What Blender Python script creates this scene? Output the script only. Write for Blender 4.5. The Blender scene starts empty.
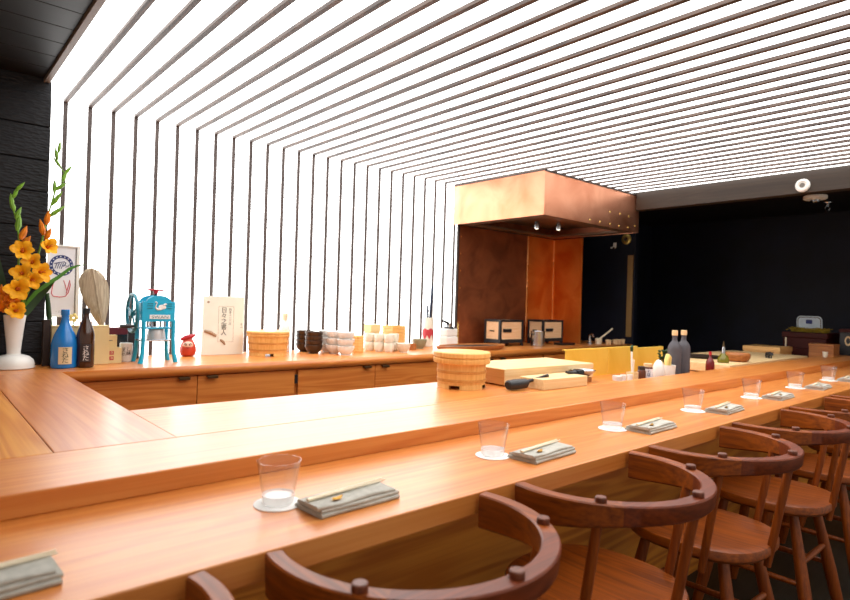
import bpy, bmesh, math, random
from mathutils import Vector, Matrix
PI = math.pi
sc = bpy.context.scene
COL = sc.collection
random.seed(7)

# ------------------------------------------------------------------ materials
def lin(h):
    h = h.lstrip('#')
    def f(v):
        v /= 255.0
        return v/12.92 if v <= 0.04045 else ((v+0.055)/1.055)**2.4
    return tuple(f(int(h[i:i+2], 16)) for i in (0, 2, 4)) + (1.0,)

def base_mat(name):
    m = bpy.data.materials.new(name); m.use_nodes = True
    nt = m.node_tree
    b = nt.nodes['Principled BSDF']
    return m, nt, b

def plain(name, col, rough=0.5, metal=0.0, spec=0.5, var=0.0, vscale=12.0, bump=0.0, coat=0.0):
    """one colour with a little procedural mottling"""
    m, nt, b = base_mat(name)
    c = lin(col) if isinstance(col, str) else col
    b.inputs['Roughness'].default_value = rough
    b.inputs['Metallic'].default_value = metal
    b.inputs['Specular IOR Level'].default_value = spec
    b.inputs['Coat Weight'].default_value = coat
    tc = nt.nodes.new('ShaderNodeTexCoord')
    n = nt.nodes.new('ShaderNodeTexNoise'); n.inputs['Scale'].default_value = vscale; n.inputs['Detail'].default_value = 5
    nt.links.new(tc.outputs['Object'], n.inputs['Vector'])
    r = nt.nodes.new('ShaderNodeValToRGB')
    k = var if var else 0.06
    r.color_ramp.elements[0].position = 0.3; r.color_ramp.elements[1].position = 0.7
    r.color_ramp.elements[0].color = tuple(max(0, v*(1-k)) for v in c[:3]) + (1,)
    r.color_ramp.elements[1].color = tuple(min(1, v*(1+k)) for v in c[:3]) + (1,)
    nt.links.new(n.outputs['Fac'], r.inputs['Fac'])
    nt.links.new(r.outputs['Color'], b.inputs['Base Color'])
    if bump:
        bp = nt.nodes.new('ShaderNodeBump'); bp.inputs['Strength'].default_value = bump; bp.inputs['Distance'].default_value = 0.01
        nt.links.new(n.outputs['Fac'], bp.inputs['Height']); nt.links.new(bp.outputs['Normal'], b.inputs['Normal'])
    return m

def wood(name, dark, light, axis=0, scale=1.0, rough=0.42, spec=0.5, ring=0.5, coat=0.0, contrast=1.0, bump=0.04):
    """grain stretched along one local axis, with broad cathedral figure"""
    m, nt, b = base_mat(name)
    d, l = lin(dark), lin(light)
    tc = nt.nodes.new('ShaderNodeTexCoord'); oi = nt.nodes.new('ShaderNodeObjectInfo')
    add = nt.nodes.new('ShaderNodeVectorMath'); add.operation = 'MULTIPLY_ADD'
    add.inputs[1].default_value = (7.3, 5.1, 9.7)
    comb = nt.nodes.new('ShaderNodeCombineXYZ')
    for i in range(3): nt.links.new(oi.outputs['Random'], comb.inputs[i])
    nt.links.new(comb.outputs[0], add.inputs[0]); nt.links.new(tc.outputs['Object'], add.inputs[2])
    def mapping(s_along, s_across):
        mp = nt.nodes.new('ShaderNodeMapping')
        s = [s_across*scale]*3; s[axis] = s_along*scale
        mp.inputs['Scale'].default_value = s
        nt.links.new(add.outputs[0], mp.inputs['Vector'])
        return mp
    n1 = nt.nodes.new('ShaderNodeTexNoise'); n1.inputs['Scale'].default_value = 1; n1.inputs['Detail'].default_value = 7; n1.inputs['Roughness'].default_value = .62
    nt.links.new(mapping(1.3, 75).outputs[0], n1.inputs['Vector'])
    n2 = nt.nodes.new('ShaderNodeTexNoise'); n2.inputs['Scale'].default_value = 1; n2.inputs['Detail'].default_value = 2; n2.inputs['Distortion'].default_value = .4
    nt.links.new(mapping(0.55, 6.5).outputs[0], n2.inputs['Vector'])
    # rings from the broad noise
    mul = nt.nodes.new('ShaderNodeMath'); mul.operation = 'MULTIPLY'; mul.inputs[1].default_value = 60.0
    nt.links.new(n2.outputs['Fac'], mul.inputs[0])
    sn = nt.nodes.new('ShaderNodeMath'); sn.operation = 'SINE'; nt.links.new(mul.outputs[0], sn.inputs[0])
    mr = nt.nodes.new('ShaderNodeMapRange'); mr.inputs['From Min'].default_value = -1; mr.inputs['From Max'].default_value = 1
    nt.links.new(sn.outputs[0], mr.inputs['Value'])
    mx = nt.nodes.new('ShaderNodeMix'); mx.data_type = 'FLOAT'; mx.inputs[0].default_value = ring*.42
    nt.links.new(n1.outputs['Fac'], mx.inputs[2]); nt.links.new(mr.outputs[0], mx.inputs[3])
    mx2 = nt.nodes.new('ShaderNodeMix'); mx2.data_type = 'FLOAT'; mx2.inputs[0].default_value = .16
    nt.links.new(mx.outputs[0], mx2.inputs[2]); nt.links.new(n2.outputs['Fac'], mx2.inputs[3])
    r = nt.nodes.new('ShaderNodeValToRGB')
    r.color_ramp.elements[0].position = .5-.22/contrast; r.color_ramp.elements[1].position = .5+.2/contrast
    r.color_ramp.elements[0].color = d; r.color_ramp.elements[1].color = l
    nt.links.new(mx2.outputs[0], r.inputs['Fac'])
    nt.links.new(r.outputs['Color'], b.inputs['Base Color'])
    b.inputs['Roughness'].default_value = rough; b.inputs['Specular IOR Level'].default_value = spec
    b.inputs['Coat Weight'].default_value = coat; b.inputs['Coat Roughness'].default_value = .25
    if bump:
        bp = nt.nodes.new('ShaderNodeBump'); bp.inputs['Strength'].default_value = bump; bp.inputs['Distance'].default_value = .004
        nt.links.new(n1.outputs['Fac'], bp.inputs['Height']); nt.links.new(bp.outputs['Normal'], b.inputs['Normal'])
    return m

def glow(name, col, strength):
    m = bpy.data.materials.new(name); m.use_nodes = True
    nt = m.node_tree; nt.nodes.clear()
    e = nt.nodes.new('ShaderNodeEmission'); o = nt.nodes.new('ShaderNodeOutputMaterial')
    e.inputs['Color'].default_value = col; e.inputs['Strength'].default_value = strength
    nt.links.new(e.outputs[0], o.inputs['Surface'])
    return m

def glassmat(name, col=(1, 1, 1, 1), rough=0.0):
    m, nt, b = base_mat(name)
    b.inputs['Base Color'].default_value = col
    b.inputs['Transmission Weight'].default_value = 1.0
    b.inputs['IOR'].default_value = 1.45; b.inputs['Roughness'].default_value = rough
    return m

def thinglass(name, tint, milk=0.0):
    """clear thin walled glass : straight through plus a fresnel reflection"""
    m = bpy.data.materials.new(name); m.use_nodes = True
    nt = m.node_tree; nt.nodes.clear()
    o = nt.nodes.new('ShaderNodeOutputMaterial'); tr = nt.nodes.new('ShaderNodeBsdfTransparent'); gl = nt.nodes.new('ShaderNodeBsdfGlossy')
    tr.inputs['Color'].default_value = tint; gl.inputs['Roughness'].default_value = .03
    lw_ = nt.nodes.new('ShaderNodeLayerWeight'); lw_.inputs['Blend'].default_value = .5
    pw = nt.nodes.new('ShaderNodeMath'); pw.operation = 'POWER'; pw.inputs[1].default_value = 3.0
    nt.links.new(lw_.outputs['Facing'], pw.inputs[0])
    fr = nt.nodes.new('ShaderNodeMath'); fr.operation = 'MULTIPLY_ADD'; fr.inputs[1].default_value = .75; fr.inputs[2].default_value = .035
    nt.links.new(pw.outputs[0], fr.inputs[0])
    mx = nt.nodes.new('ShaderNodeMixShader')
    nt.links.new(fr.outputs[0], mx.inputs[0]); nt.links.new(tr.outputs[0], mx.inputs[1]); nt.links.new(gl.outputs[0], mx.inputs[2])
    last = mx
    if milk:
        tl = nt.nodes.new('ShaderNodeBsdfDiffuse'); tl.inputs['Color'].default_value = (.9,.9,.9,1)
        m2 = nt.nodes.new('ShaderNodeMixShader'); m2.inputs[0].default_value = milk
        nt.links.new(mx.outputs[0], m2.inputs[1]); nt.links.new(tl.outputs[0], m2.inputs[2]); last = m2
    nt.links.new(last.outputs[0], o.inputs['Surface'])
    return m

def charred(name):
    m, nt, b = base_mat(name)
    tc = nt.nodes.new('ShaderNodeTexCoord')
    mp = nt.nodes.new('ShaderNodeMapping'); mp.inputs['Scale'].default_value = (14, 14, 40)
    nt.links.new(tc.outputs['Object'], mp.inputs['Vector'])
    v = nt.nodes.new('ShaderNodeTexVoronoi'); v.inputs['Scale'].default_value = 2.2
    nt.links.new(mp.outputs[0], v.inputs['Vector'])
    n = nt.nodes.new('ShaderNodeTexNoise'); n.inputs['Scale'].default_value = 3; n.inputs['Detail'].default_value = 6
    nt.links.new(mp.outputs[0], n.inputs['Vector'])
    r = nt.nodes.new('ShaderNodeValToRGB')
    r.color_ramp.elements[0].color = (.002, .0024, .0036, 1); r.color_ramp.elements[1].color = (.010, .011, .016, 1)
    nt.links.new(n.outputs['Fac'], r.inputs['Fac']); nt.links.new(r.outputs[0], b.inputs['Base Color'])
    b.inputs['Roughness'].default_value = .6
    b.inputs['Specular IOR Level'].default_value = .35
    bp = nt.nodes.new('ShaderNodeBump'); bp.inputs['Strength'].default_value = .5; bp.inputs['Distance'].default_value = .006
    nt.links.new(v.outputs['Distance'], bp.inputs['Height']); nt.links.new(bp.outputs[0], b.inputs['Normal'])
    return m

def copper(name, c0, c1, rough, vs=2.5, metal=1.0):
    m, nt, b = base_mat(name)
    tc = nt.nodes.new('ShaderNodeTexCoord')
    n = nt.nodes.new('ShaderNodeTexNoise'); n.inputs['Scale'].default_value = vs; n.inputs['Detail'].default_value = 6; n.inputs['Distortion'].default_value = 1.2
    nt.links.new(tc.outputs['Object'], n.inputs['Vector'])
    r = nt.nodes.new('ShaderNodeValToRGB')
    r.color_ramp.elements[0].position = .32; r.color_ramp.elements[1].position = .68
    r.color_ramp.elements[0].color = lin(c0); r.color_ramp.elements[1].color = lin(c1)
    nt.links.new(n.outputs['Fac'], r.inputs['Fac']); nt.links.new(r.outputs[0], b.inputs['Base Color'])
    b.inputs['Metallic'].default_value = metal
    mr = nt.nodes.new('ShaderNodeMapRange'); mr.inputs['To Min'].default_value = rough-.06; mr.inputs['To Max'].default_value = rough+.1
    nt.links.new(n.outputs['Fac'], mr.inputs['Value']); nt.links.new(mr.outputs[0], b.inputs['Roughness'])
    return m

M = {}
M['light_wall'] = glow('luminous_wall_fabric', (1, .985, .965, 1), 2.5)
M['light_ceiling'] = glow('luminous_ceiling_fabric', (1, .985, .965, 1), 2.3)
M['slat'] = wood('dark_slat_wood', '#3a3230', '#5e524e', 2, 2.0, .55, .4)
M['slat_y'] = wood('dark_slat_wood_ceiling', '#382e2b', '#64534a', 1, 2.0, .55, .4, contrast=1.6)
M['counter_x'] = wood('cherry_counter_x', '#c26824', '#dc9148', 0, 1.0, .36, .5, .4, .3)
M['counter_y'] = wood('cherry_counter_y', '#b45c22', '#cf8444', 1, 1.0, .36, .5, .4, .3)
M['counter_y_pale'] = wood('pale_counter_y', '#bf6c20', '#da9440', 1, 1.0, .36, .5, .6, .12, 1.2)
M['panel_x'] = wood('cherry_panel_x', '#b4681c', '#d48a32', 0, 1.0, .4, .4, .9, .1, 1.3)
M['cab_x'] = wood('cabinet_wood_x', '#a9591f', '#c67c38', 0, 1.2, .4, .4, .7, .1)
M['walnut_x'] = wood('walnut_x', '#4a1a06', '#80360e', 0, 2.0, .42, .3, .25, .1)
M['walnut_y'] = wood('walnut_y', '#5e2806', '#9c4c0e', 1, 1.6, .42, .3, .35, .1, 1.1)
M['walnut_z'] = wood('walnut_z', '#5e2608', '#984a10', 2, 1.6, .42, .3, .15, .1)
M['walnut_dark'] = wood('walnut_dark', '#4a200e', '#7a3c20', 2, 2.5, .45, .5, .4)
M['floor'] = wood('dark_floor', '#14120c', '#262114', 0, 1.0, .5, .4, .3)
M['soffit'] = wood('dark_soffit_boards', '#0c0a09', '#181310', 0, 1.0, .5, .3, .3)
M['beam'] = wood('brown_beam', '#2a2019', '#3e3126', 1, 1.2, .5, .4, .3)
M['trim_wood'] = wood('brown_trim', '#5a4638', '#75604e', 1, 1.2, .5, .4, .3)
M['charred'] = charred('charred_boards')
M['navy'] = plain('navy_plaster', (.0022, .0038, .011, 1), .6, 0, .3, .5, 3.0, .1)
M['black_ceiling'] = plain('black_ceiling', (.005, .005, .006, 1), .7, 0, .2)
M['black'] = plain('black_metal', (.012, .012, .014, 1), .4)
M['black_gloss'] = plain('black_gloss', (.012, .012, .013, 1), .22)
M['bronze'] = plain('dark_bronze', '#4a3a22', .4, .7)
M['copper'] = copper('hood_copper', '#d08460', '#e6a482', .34)
M['copper_glint'] = copper('painted_copper_glint', '#f0a055', '#ffc080', .25, 3.0, .7)  # paler copper, paints the light caught on the folds into the colour
M['copper_dark'] = copper('patina_copper', '#763e22', '#9a5632', .42, 4.5, .6)
M['copper_bright'] = copper('warm_copper', '#c8641c', '#e08a3c', .36, 3.0, .65)
M['brass'] = copper('yellow_brass', '#e2b438', '#f4d060', .42, 2.0, .3)
M['hood_under'] = plain('hood_underside', '#7a6450', .4, .5)
M['brass_round'] = plain('brass', '#c8a85a', .3, .9)
M['bamboo_dark'] = plain('aged_bamboo', '#86683a', .5)
M['bowl_steel'] = plain('brushed_pale_steel', '#cfd2d4', .45, .5)
M['steel'] = plain('steel', '#b8babd', .25, 1.0)
M['white_paint'] = plain('white_paint', '#e8e6e0', .5)
M['white_ceramic'] = plain('white_ceramic', '#e6e4de', .25, 0, .5, .03)
M['cream_ceramic'] = plain('cream_ceramic', '#dcd6c4', .35, 0, .5, .06)
M['green_ceramic'] = plain('grey_green_ceramic', '#8d8c70', .4, 0, .5, .15)
M['dark_bowl'] = plain('dark_brown_lacquer', '#3a2413', .3, 0, .5, .2)
M['hinoki'] = wood('pale_hinoki', '#d9b27a', '#edd0a0', 0, 1.5, .5, .35, .3)
M['hinoki_y'] = wood('pale_hinoki_end', '#d39b58', '#e6b878', 1, 1.5, .5, .35, .3)
M['end_wood'] = wood('end_grain_wood', '#b07436', '#cc9450', 1, 1.5, .5, .35, .3)
M['tub_wood'] = wood('tub_staves', '#d29848', '#eec078', 2, 1.2, .45, .4, .1)
M['tub_band'] = wood('tub_band', '#b87634', '#d49c54', 0, 2.0, .45, .4, .3)
M['cream_board'] = plain('cream_box_board', '#dcc48e', .6, 0, .3, .05)
M['dark_brown'] = plain('dark_brown_wood', '#2a1a10', .5)
M['mid_brown'] = wood('mid_brown_wood', '#8a4f24', '#b0703a', 1, 1.5, .45, .4, .4)
M['red_brown'] = plain('dark_red_lacquer', '#3c0d07', .5, 0, .2)
M['glass'] = thinglass('clear_glass', (.985,.985,.99,1), .012)
M['glass_base'] = thinglass('thick_glass_base', (.96,.97,.97,1), .35)
M['blue_glass'] = plain('blue_bottle', '#1572bc', .25, 0, .6, .05)
M['brown_glass'] = plain('brown_bottle', '#3a1c08', .2, 0, .6, .1)
M['label_cream'] = plain('label_cream', '#d9c49a', .6)
M['label_black'] = plain('label_black', '#2a2022', .5)
M['ink'] = plain('black_ink', '#15120f', .6)
M['white_ink'] = plain('white_ink', '#ece6e0', .6)
M['red_ink'] = plain('red_ink', '#b8343c', .6)
M['pink_ink'] = plain('rose_ink', '#cf4a58', .6)
M['navy_ink'] = plain('navy_ink', '#27356e', .6)
M['grey_ink'] = plain('grey_ink', '#6b665e', .6)
M['tan_ink'] = plain('tan_brush_ink', '#a08468', .6)
M['paper'] = plain('white_paper', '#e9e7ea', .7, 0, .2, .02)
M['book_paper'] = plain('cream_cover', '#e6e5d6', .7, 0, .2, .03)
M['teal'] = plain('teal_enamel', '#16a6ca', .35, 0, .5, .06)
M['teal_dark'] = plain('dark_teal_enamel', '#0c7688', .4, 0, .5, .06)
M['red_enamel'] = plain('red_enamel', '#b01828', .35)
M['doll_red'] = plain('doll_red', '#b8351c', .4, 0, .5, .12)
M['doll_face'] = plain('doll_face', '#e8bfa8', .5)
M['maroon'] = plain('maroon_box', '#5c1020', .5)
M['leaf_dry'] = wood('dried_leaf', '#94826c', '#bfae94', 2, 4.0, .7, .2, .6)
M['green'] = plain('leaf_green', '#3f7a1c', .5, 0, .4, .25, 30)
M['green_dark'] = plain('leaf_dark_green', '#1c3a14', .5, 0, .4, .25, 20)
M['bud'] = plain('bud_green', '#6d9a28', .5, 0, .4, .25, 30)
M['petal'] = plain('petal_yellow_orange', '#f5ac16', .55, 0, .3, .2, 25)
M['petal_orange'] = plain('petal_orange', '#d87a10', .6, 0, .3, .3, 40)
M['petal_core'] = plain('petal_core', '#c86408', .6)
M['napkin'] = plain('grey_linen', '#b2aea4', .85, 0, .2, .12, 60, .15)
M['bamboo'] = plain('bamboo_stick', '#e8d8ba', .5)
M['gold'] = plain('gold_rest', '#b8862a', .35, .6)
M['coaster'] = plain('white_coaster', '#efece8', .8, 0, .2, .02)
M['bottle_grey'] = plain('matte_grey_bottle', '#4c4a50', .55, 0, .4, .08)
M['cork'] = plain('pale_cork', '#d8b88a', .7)
M['amber'] = plain('amber_jar', '#5a2a12', .3)
M['lemon'] = plain('pale_yellow', '#e8cf7e', .6)
M['moss'] = plain('dry_moss', '#947c2a', .9, 0, .1, .5, 60)
M['plate_blue'] = plain('pale_blue_glaze', '#c4d2dc', .3, 0, .5, .15)
M['blue_utensil'] = plain('dark_blue_handle', '#0c1e3c', .4)
M['box_front'] = wood('pale_box_front', '#d8a878', '#eac49c', 0, 2.0, .5, .3, .3)
M['pot_red'] = plain('red_glass', '#6a1216', .25)
M['oil'] = plain('olive_oil', '#6a6412', .2)
M['lamp'] = glow('spot_lens', (1, .85, .6, 1), 3.0)

# ------------------------------------------------------------------ mesh helpers
class MB:
    def __init__(s): s.bm = bmesh.new()
    def _add(s, verts, faces, mtx=None, smooth=True):
        vs = [s.bm.verts.new((mtx @ Vector(v)) if mtx else v) for v in verts]
        out = []
        for f in faces:
            try:
                fc = s.bm.faces.new([vs[i] for i in f]); fc.smooth = smooth; out.append(fc)
            except ValueError: pass
        return vs, out
    def box(s, x0, x1, y0, y1, z0, z1, bev=0.0, mtx=None, seg=2):
        v = [(x0,y0,z0),(x1,y0,z0),(x1,y1,z0),(x0,y1,z0),(x0,y0,z1),(x1,y0,z1),(x1,y1,z1),(x0,y1,z1)]
        f = [(0,3,2,1),(4,5,6,7),(0,1,5,4),(1,2,6,5),(2,3,7,6),(3,0,4,7)]
        vs, fs = s._add(v, f, mtx, False)
        if bev:
            es = list({e for fc in fs for e in fc.edges})
            bmesh.ops.bevel(s.bm, geom=es, offset=bev, segments=seg, affect='EDGES', profile=.5, clamp_overlap=True)
        return s
    def lathe(s, prof, c=(0,0,0), n=32, mtx=None, a0=0, a1=2*PI):
        full = abs(a1-a0-2*PI) < 1e-6
        k = n if full else n+1
        verts, faces, rings = [], [], []
        for r, z in prof:
            if r < 1e-6:
                rings.append([len(verts)]); verts.append((c[0], c[1], c[2]+z))
            else:
                st = len(verts); rings.append(list(range(st, st+k)))
                for i in range(k):
                    a = a0+(a1-a0)*i/n
                    verts.append((c[0]+r*math.cos(a), c[1]+r*math.sin(a), c[2]+z))
        for A, B in zip(rings[:-1], rings[1:]):
            m = n
            for i in range(m):
                j = (i+1) % k if full else i+1
                if len(A) == 1 and len(B) == 1: continue
                if len(A) == 1: faces.append((A[0], B[j], B[i]))
                elif len(B) == 1: faces.append((A[i], A[j], B[0]))
                else: faces.append((A[i], A[j], B[j], B[i]))
        s._add(verts, faces, mtx); return s
    def tube(s, pts, rad, n=10, cap=True):
        pts = [Vector(p) for p in pts]
        if not isinstance(rad, (list, tuple)): rad = [rad]*len(pts)
        verts, faces = [], []
        t0 = (pts[1]-pts[0]).normalized()
        ref = Vector((0,0,1)) if abs(t0.z) < .9 else Vector((1,0,0))
        u = t0.cross(ref).normalized()
        for i, p in enumerate(pts):
            t = (pts[min(i+1, len(pts)-1)]-pts[max(i-1, 0)]).normalized()
            u = (u - t*u.dot(t)).normalized(); w = t.cross(u)
            for k in range(n):
                a = 2*PI*k/n
                verts.append(tuple(p+(u*math.cos(a)+w*math.sin(a))*rad[i]))
        for i in range(len(pts)-1):
            for k in range(n):
                j = (k+1) % n
                faces.append((i*n+k, i*n+j, (i+1)*n+j, (i+1)*n+k))
        if cap:
            faces.append(tuple(range(n-1, -1, -1))); st = (len(pts)-1)*n
            faces.append(tuple(range(st, st+n)))
        s._add(verts, faces); return s
    def rod(s, p0, p1, r0, r1=None, n=14): return s.tube([p0, p1], [r0, r0 if r1 is None else r1], n)
    def prism(s, poly, z0, z1, mtx=None, bev=0.0):
        n = len(poly)
        v = [(x, y, z0) for x, y in poly]+[(x, y, z1) for x, y in poly]
        f = [tuple(range(n-1, -1, -1)), tuple(range(n, 2*n))]+[(i, (i+1) % n, n+(i+1) % n, n+i) for i in range(n)]
        vs, fs = s._add(v, f, mtx)
        for fc in fs[:2]: fc.smooth = False
        if bev:
            es = list({e for fc in fs[:2] for e in fc.edges})
            bmesh.ops.bevel(s.bm, geom=es, offset=bev, segments=3, affect='EDGES', profile=.5, clamp_overlap=True)
        return s
    def sphere(s, c, r, sc=(1,1,1), n=14):
        prof = [(0 if i in (0, n) else math.sin(PI*i/n)*r, -math.cos(PI*i/n)*r) for i in range(n+1)]
        mtx = Matrix.Translation(c) @ Matrix.Diagonal((sc[0], sc[1], sc[2], 1))
        return s.lathe(prof, (0,0,0), 2*n, mtx)
    def grid(s, fn, nu, nv):
        verts = [fn(i/nu, j/nv) for j in range(nv+1) for i in range(nu+1)]
        faces = [(j*(nu+1)+i, j*(nu+1)+i+1, (j+1)*(nu+1)+i+1, (j+1)*(nu+1)+i) for j in range(nv) for i in range(nu)]
        s._add(verts, faces); return s
    def build(s, name, mat, parent=None, loc=None, rotz=0, label=None, angle=35):
        bmesh.ops.recalc_face_normals(s.bm, faces=s.bm.faces)
        me = bpy.data.meshes.new(name); s.bm.to_mesh(me); s.bm.free()
        me.materials.append(mat)
        flat = [p.index for p in me.polygons if not p.use_smooth]
        me.set_sharp_from_angle(angle=math.radians(angle))
        for k in flat: me.polygons[k].use_smooth = False
        o = bpy.data.objects.new(name, me); COL.objects.link(o)
        if parent: o.parent = parent
        if loc is not None: o.location = loc
        if rotz: o.rotation_euler = (0, 0, rotz)
        if label: o['label'] = label
        return o

def tag(o, label, cat, group=None, kind=None):
    o['label'] = label; o['category'] = cat
    if group: o['group'] = group
    if kind: o['kind'] = kind
    return o
def thing(name, label, cat, loc=(0,0,0), rotz=0, group=None):
    o = bpy.data.objects.new(name, None); COL.objects.link(o)
    o.empty_display_size = .05
    o.location = loc; o.rotation_euler = (0, 0, rotz)
    return tag(o, label, cat, group)
def structure(o, label, cat):
    return tag(o, label, cat, None, 'structure')
def copy_tree(o, parent=None, loc=None, rotz=None, label=None):
    c = o.copy(); COL.objects.link(c)
    if parent: c.parent = parent
    if loc is not None: c.location = loc
    if rotz is not None: c.rotation_euler = (0, 0, rotz)
    if label: c['label'] = label
    for ch in list(o.children): copy_tree(ch, c)
    return c

def lettering(name, body, size, mat, parent, loc=(0,0,0), rot=(PI/2,0,0), depth=.0006, wrap=None, line=1.0, squash=1.0, label=None):
    cu = bpy.data.curves.new('lettering', 'FONT'); cu.body = body; cu.size = size
    cu.align_x = 'CENTER'; cu.align_y = 'CENTER'; cu.extrude = depth; cu.space_line = line; cu.resolution_u = 3
    t = bpy.data.objects.new('lettering', cu); COL.objects.link(t)
    dg = bpy.context.evaluated_depsgraph_get(); dg.update()
    me = bpy.data.meshes.new_from_object(t.evaluated_get(dg))
    bpy.data.objects.remove(t); bpy.data.curves.remove(cu)
    me.name = name
    R = Matrix.Rotation(rot[2], 4, 'Z') @ Matrix.Rotation(rot[0], 4, 'X')
    if wrap:
        for v in me.vertices:
            x, y, z = v.co.x*squash, v.co.y, v.co.z
            v.co = Vector(((wrap+z)*math.sin(x/wrap), -(wrap+z)*math.cos(x/wrap), y))
        me.transform(Matrix.Translation(loc))
    else:
        me.transform(Matrix.Diagonal((squash, 1, 1, 1)))
        me.transform(Matrix.Translation(loc) @ R)
    me.materials.clear(); me.materials.append(mat)
    o = bpy.data.objects.new(name, me); COL.objects.link(o); o.parent = parent
    if label: o['label'] = label
    return o

TOP = 0.803      # bar and back counter height
LED = 0.757      # eating ledge height
CEIL = 2.186     # underside of ceiling slats
WALL = 3.666     # front of wall slats
PITCH = .11741; X0 = .6007

# ------------------------------------------------------------------ room shell
structure(MB().box(-1.6, 7.1, -1.2, 3.8, -.05, 0).build('floor', M['floor']), 'dark plank floor under the bar and chairs', 'floor')

lw = structure(MB().box(.47, 3.575, WALL+.008, WALL+.05, 0, CEIL+.06).build('wall_back', M['light_wall']), 'glowing white wall behind the dark upright slats', 'wall')
for i in range(26):
    x = X0+i*PITCH
    MB().box(x-.0105, x+.0105, WALL, WALL+.008, TOP, CEIL+.002).build('slat', M['slat'], lw)
lc = structure(MB().box(.47, 4.83, -.1, WALL+.05, CEIL+.014, CEIL+.06).build('ceiling', M['light_ceiling']), 'glowing white ceiling above the dark slats', 'ceiling')
for i in range(37):
    x = X0+i*PITCH
    if x > 4.815: break
    MB().box(x-.0105, x+.0105, -.1, WALL+.008, CEIL, CEIL+.014).build('slat', M['slat_y'], lc)

# charred wall at the left, boards laid level
wl = MB()
zc = TOP-.02
wl.box(-1.6, .496, 3.412, 3.46, 0, 2.30)
hs = [.165, .15, .155, .16, .15, .17, .155, .165, .16]
zb = .70
for k, h in enumerate(hs):
    t = [0, .004, .001, .005, .002, .004, 0, .003, .001][k]
    wl.box(-1.6, .496, 3.400-t*.6, 3.415, zb+.003, min(zb+h-.003, 2.25), .003)
    zb += h
structure(wl.build('wall_left', M['charred']), 'black charred board wall behind the flower vase', 'wall')
so = MB()
so.box(-1.6, .462, -1.2, 3.45, 2.213, 2.26)
for k in range(26):
    so.box(-1.6, .462, 3.41-.18*k-.177, 3.41-.18*k, 2.207, 2.214, .002)
structure(so.build('ceiling', M['soffit']), 'dark boarded ceiling at the left edge', 'ceiling')
structure(MB().box(.462, .488, -1.2, 3.41, 2.19, 2.26, .002).build('trim_1', M['trim_wood']), 'thin brown trim along the dark ceiling edge', 'trim')

structure(MB().box(4.83, 4.93, -.4, 2.694, 2.039, 2.26, .002).build('trim_2', M['beam']), 'brown wooden beam at the far end of the slatted ceiling', 'beam')
structure(MB().box(4.93, 7.1, -.6, 3.7, 2.20, 2.26).build('ceiling', M['black_ceiling']), 'black ceiling beyond the brown beam', 'ceiling')
structure(MB().box(7.0, 7.1, -1.2, 3.8, 0, 2.26).build('wall_right', M['navy']), 'dark navy plaster wall at the far end', 'wall')
structure(MB().box(3.575, 7.1, WALL+.006, WALL+.06, 0, 2.26).build('wall_back', M['navy']), 'black wall behind the copper cooking corner', 'wall')
structure(MB().box(5.5, 5.56, 3.06, WALL+.006, 0, 2.20, .003).build('wall_kitchen', M['navy']), 'black partition at the end of the back counter', 'wall')

# ------------------------------------------------------------------ sushi bar
bar = thing('sushi_bar', 'long orange cherry wood sushi bar with lower eating ledge', 'bar counter', (0, 1.27, 0))
BY = 1.27
MB().box(-1.2, 6.95, .877-BY, 1.30-BY, LED-.048, LED, .003).build('ledge', M['counter_x'], bar, label='eating ledge with the place settings')
MB().box(-1.2, 6.95, 1.268-BY, 1.543-BY, LED, TOP, .003).build('front_plank', M['counter_x'], bar)
MB().box(.52, 2.66, 1.545-BY, 1.975-BY, LED-.01, TOP, .002).build('inner_plank', M['counter_x'], bar)
MB().box(.252, .52, 1.545-BY, 3.06-BY, LED-.01, TOP, .002).build('return_plank', M['counter_y'], bar, label='reddish plank turning the corner')
MB().box(-1.2, .25, 1.545-BY, 3.06-BY, LED-.01, TOP, .002).build('return_plank', M['counter_y_pale'], bar, label='paler plank with bold grain at the left')
MB().box(-1.2, 6.95, 1.15-BY, 1.175-BY, 0, LED-.048, .002).build('front_panel', M['panel_x'], bar)
MB().box(.48, 2.66, 1.93-BY, 1.95-BY, 0, LED-.01, .002).build('rear_panel', M['cab_x'], bar)
MB().box(.48, .50, 1.95-BY, 3.06-BY, 0, LED-.01, .002).build('side_panel', M['cab_x'], bar)
cw = thing('chef_worktop', "lower wooden chef's worktop behind the far half of the bar", 'worktop', (4.8, 1.95, 0))
MB().box(2.664-4.8, 6.95-4.8, 1.545-1.95, 2.36-1.95, .70, .74, .002).build('work_surface', M['counter_x'], cw)
MB().box(2.664-4.8, 6.95-4.8, 2.30-1.95, 2.32-1.95, 0, .70, .002).build('rear_panel', M['cab_x'], cw)

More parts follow.
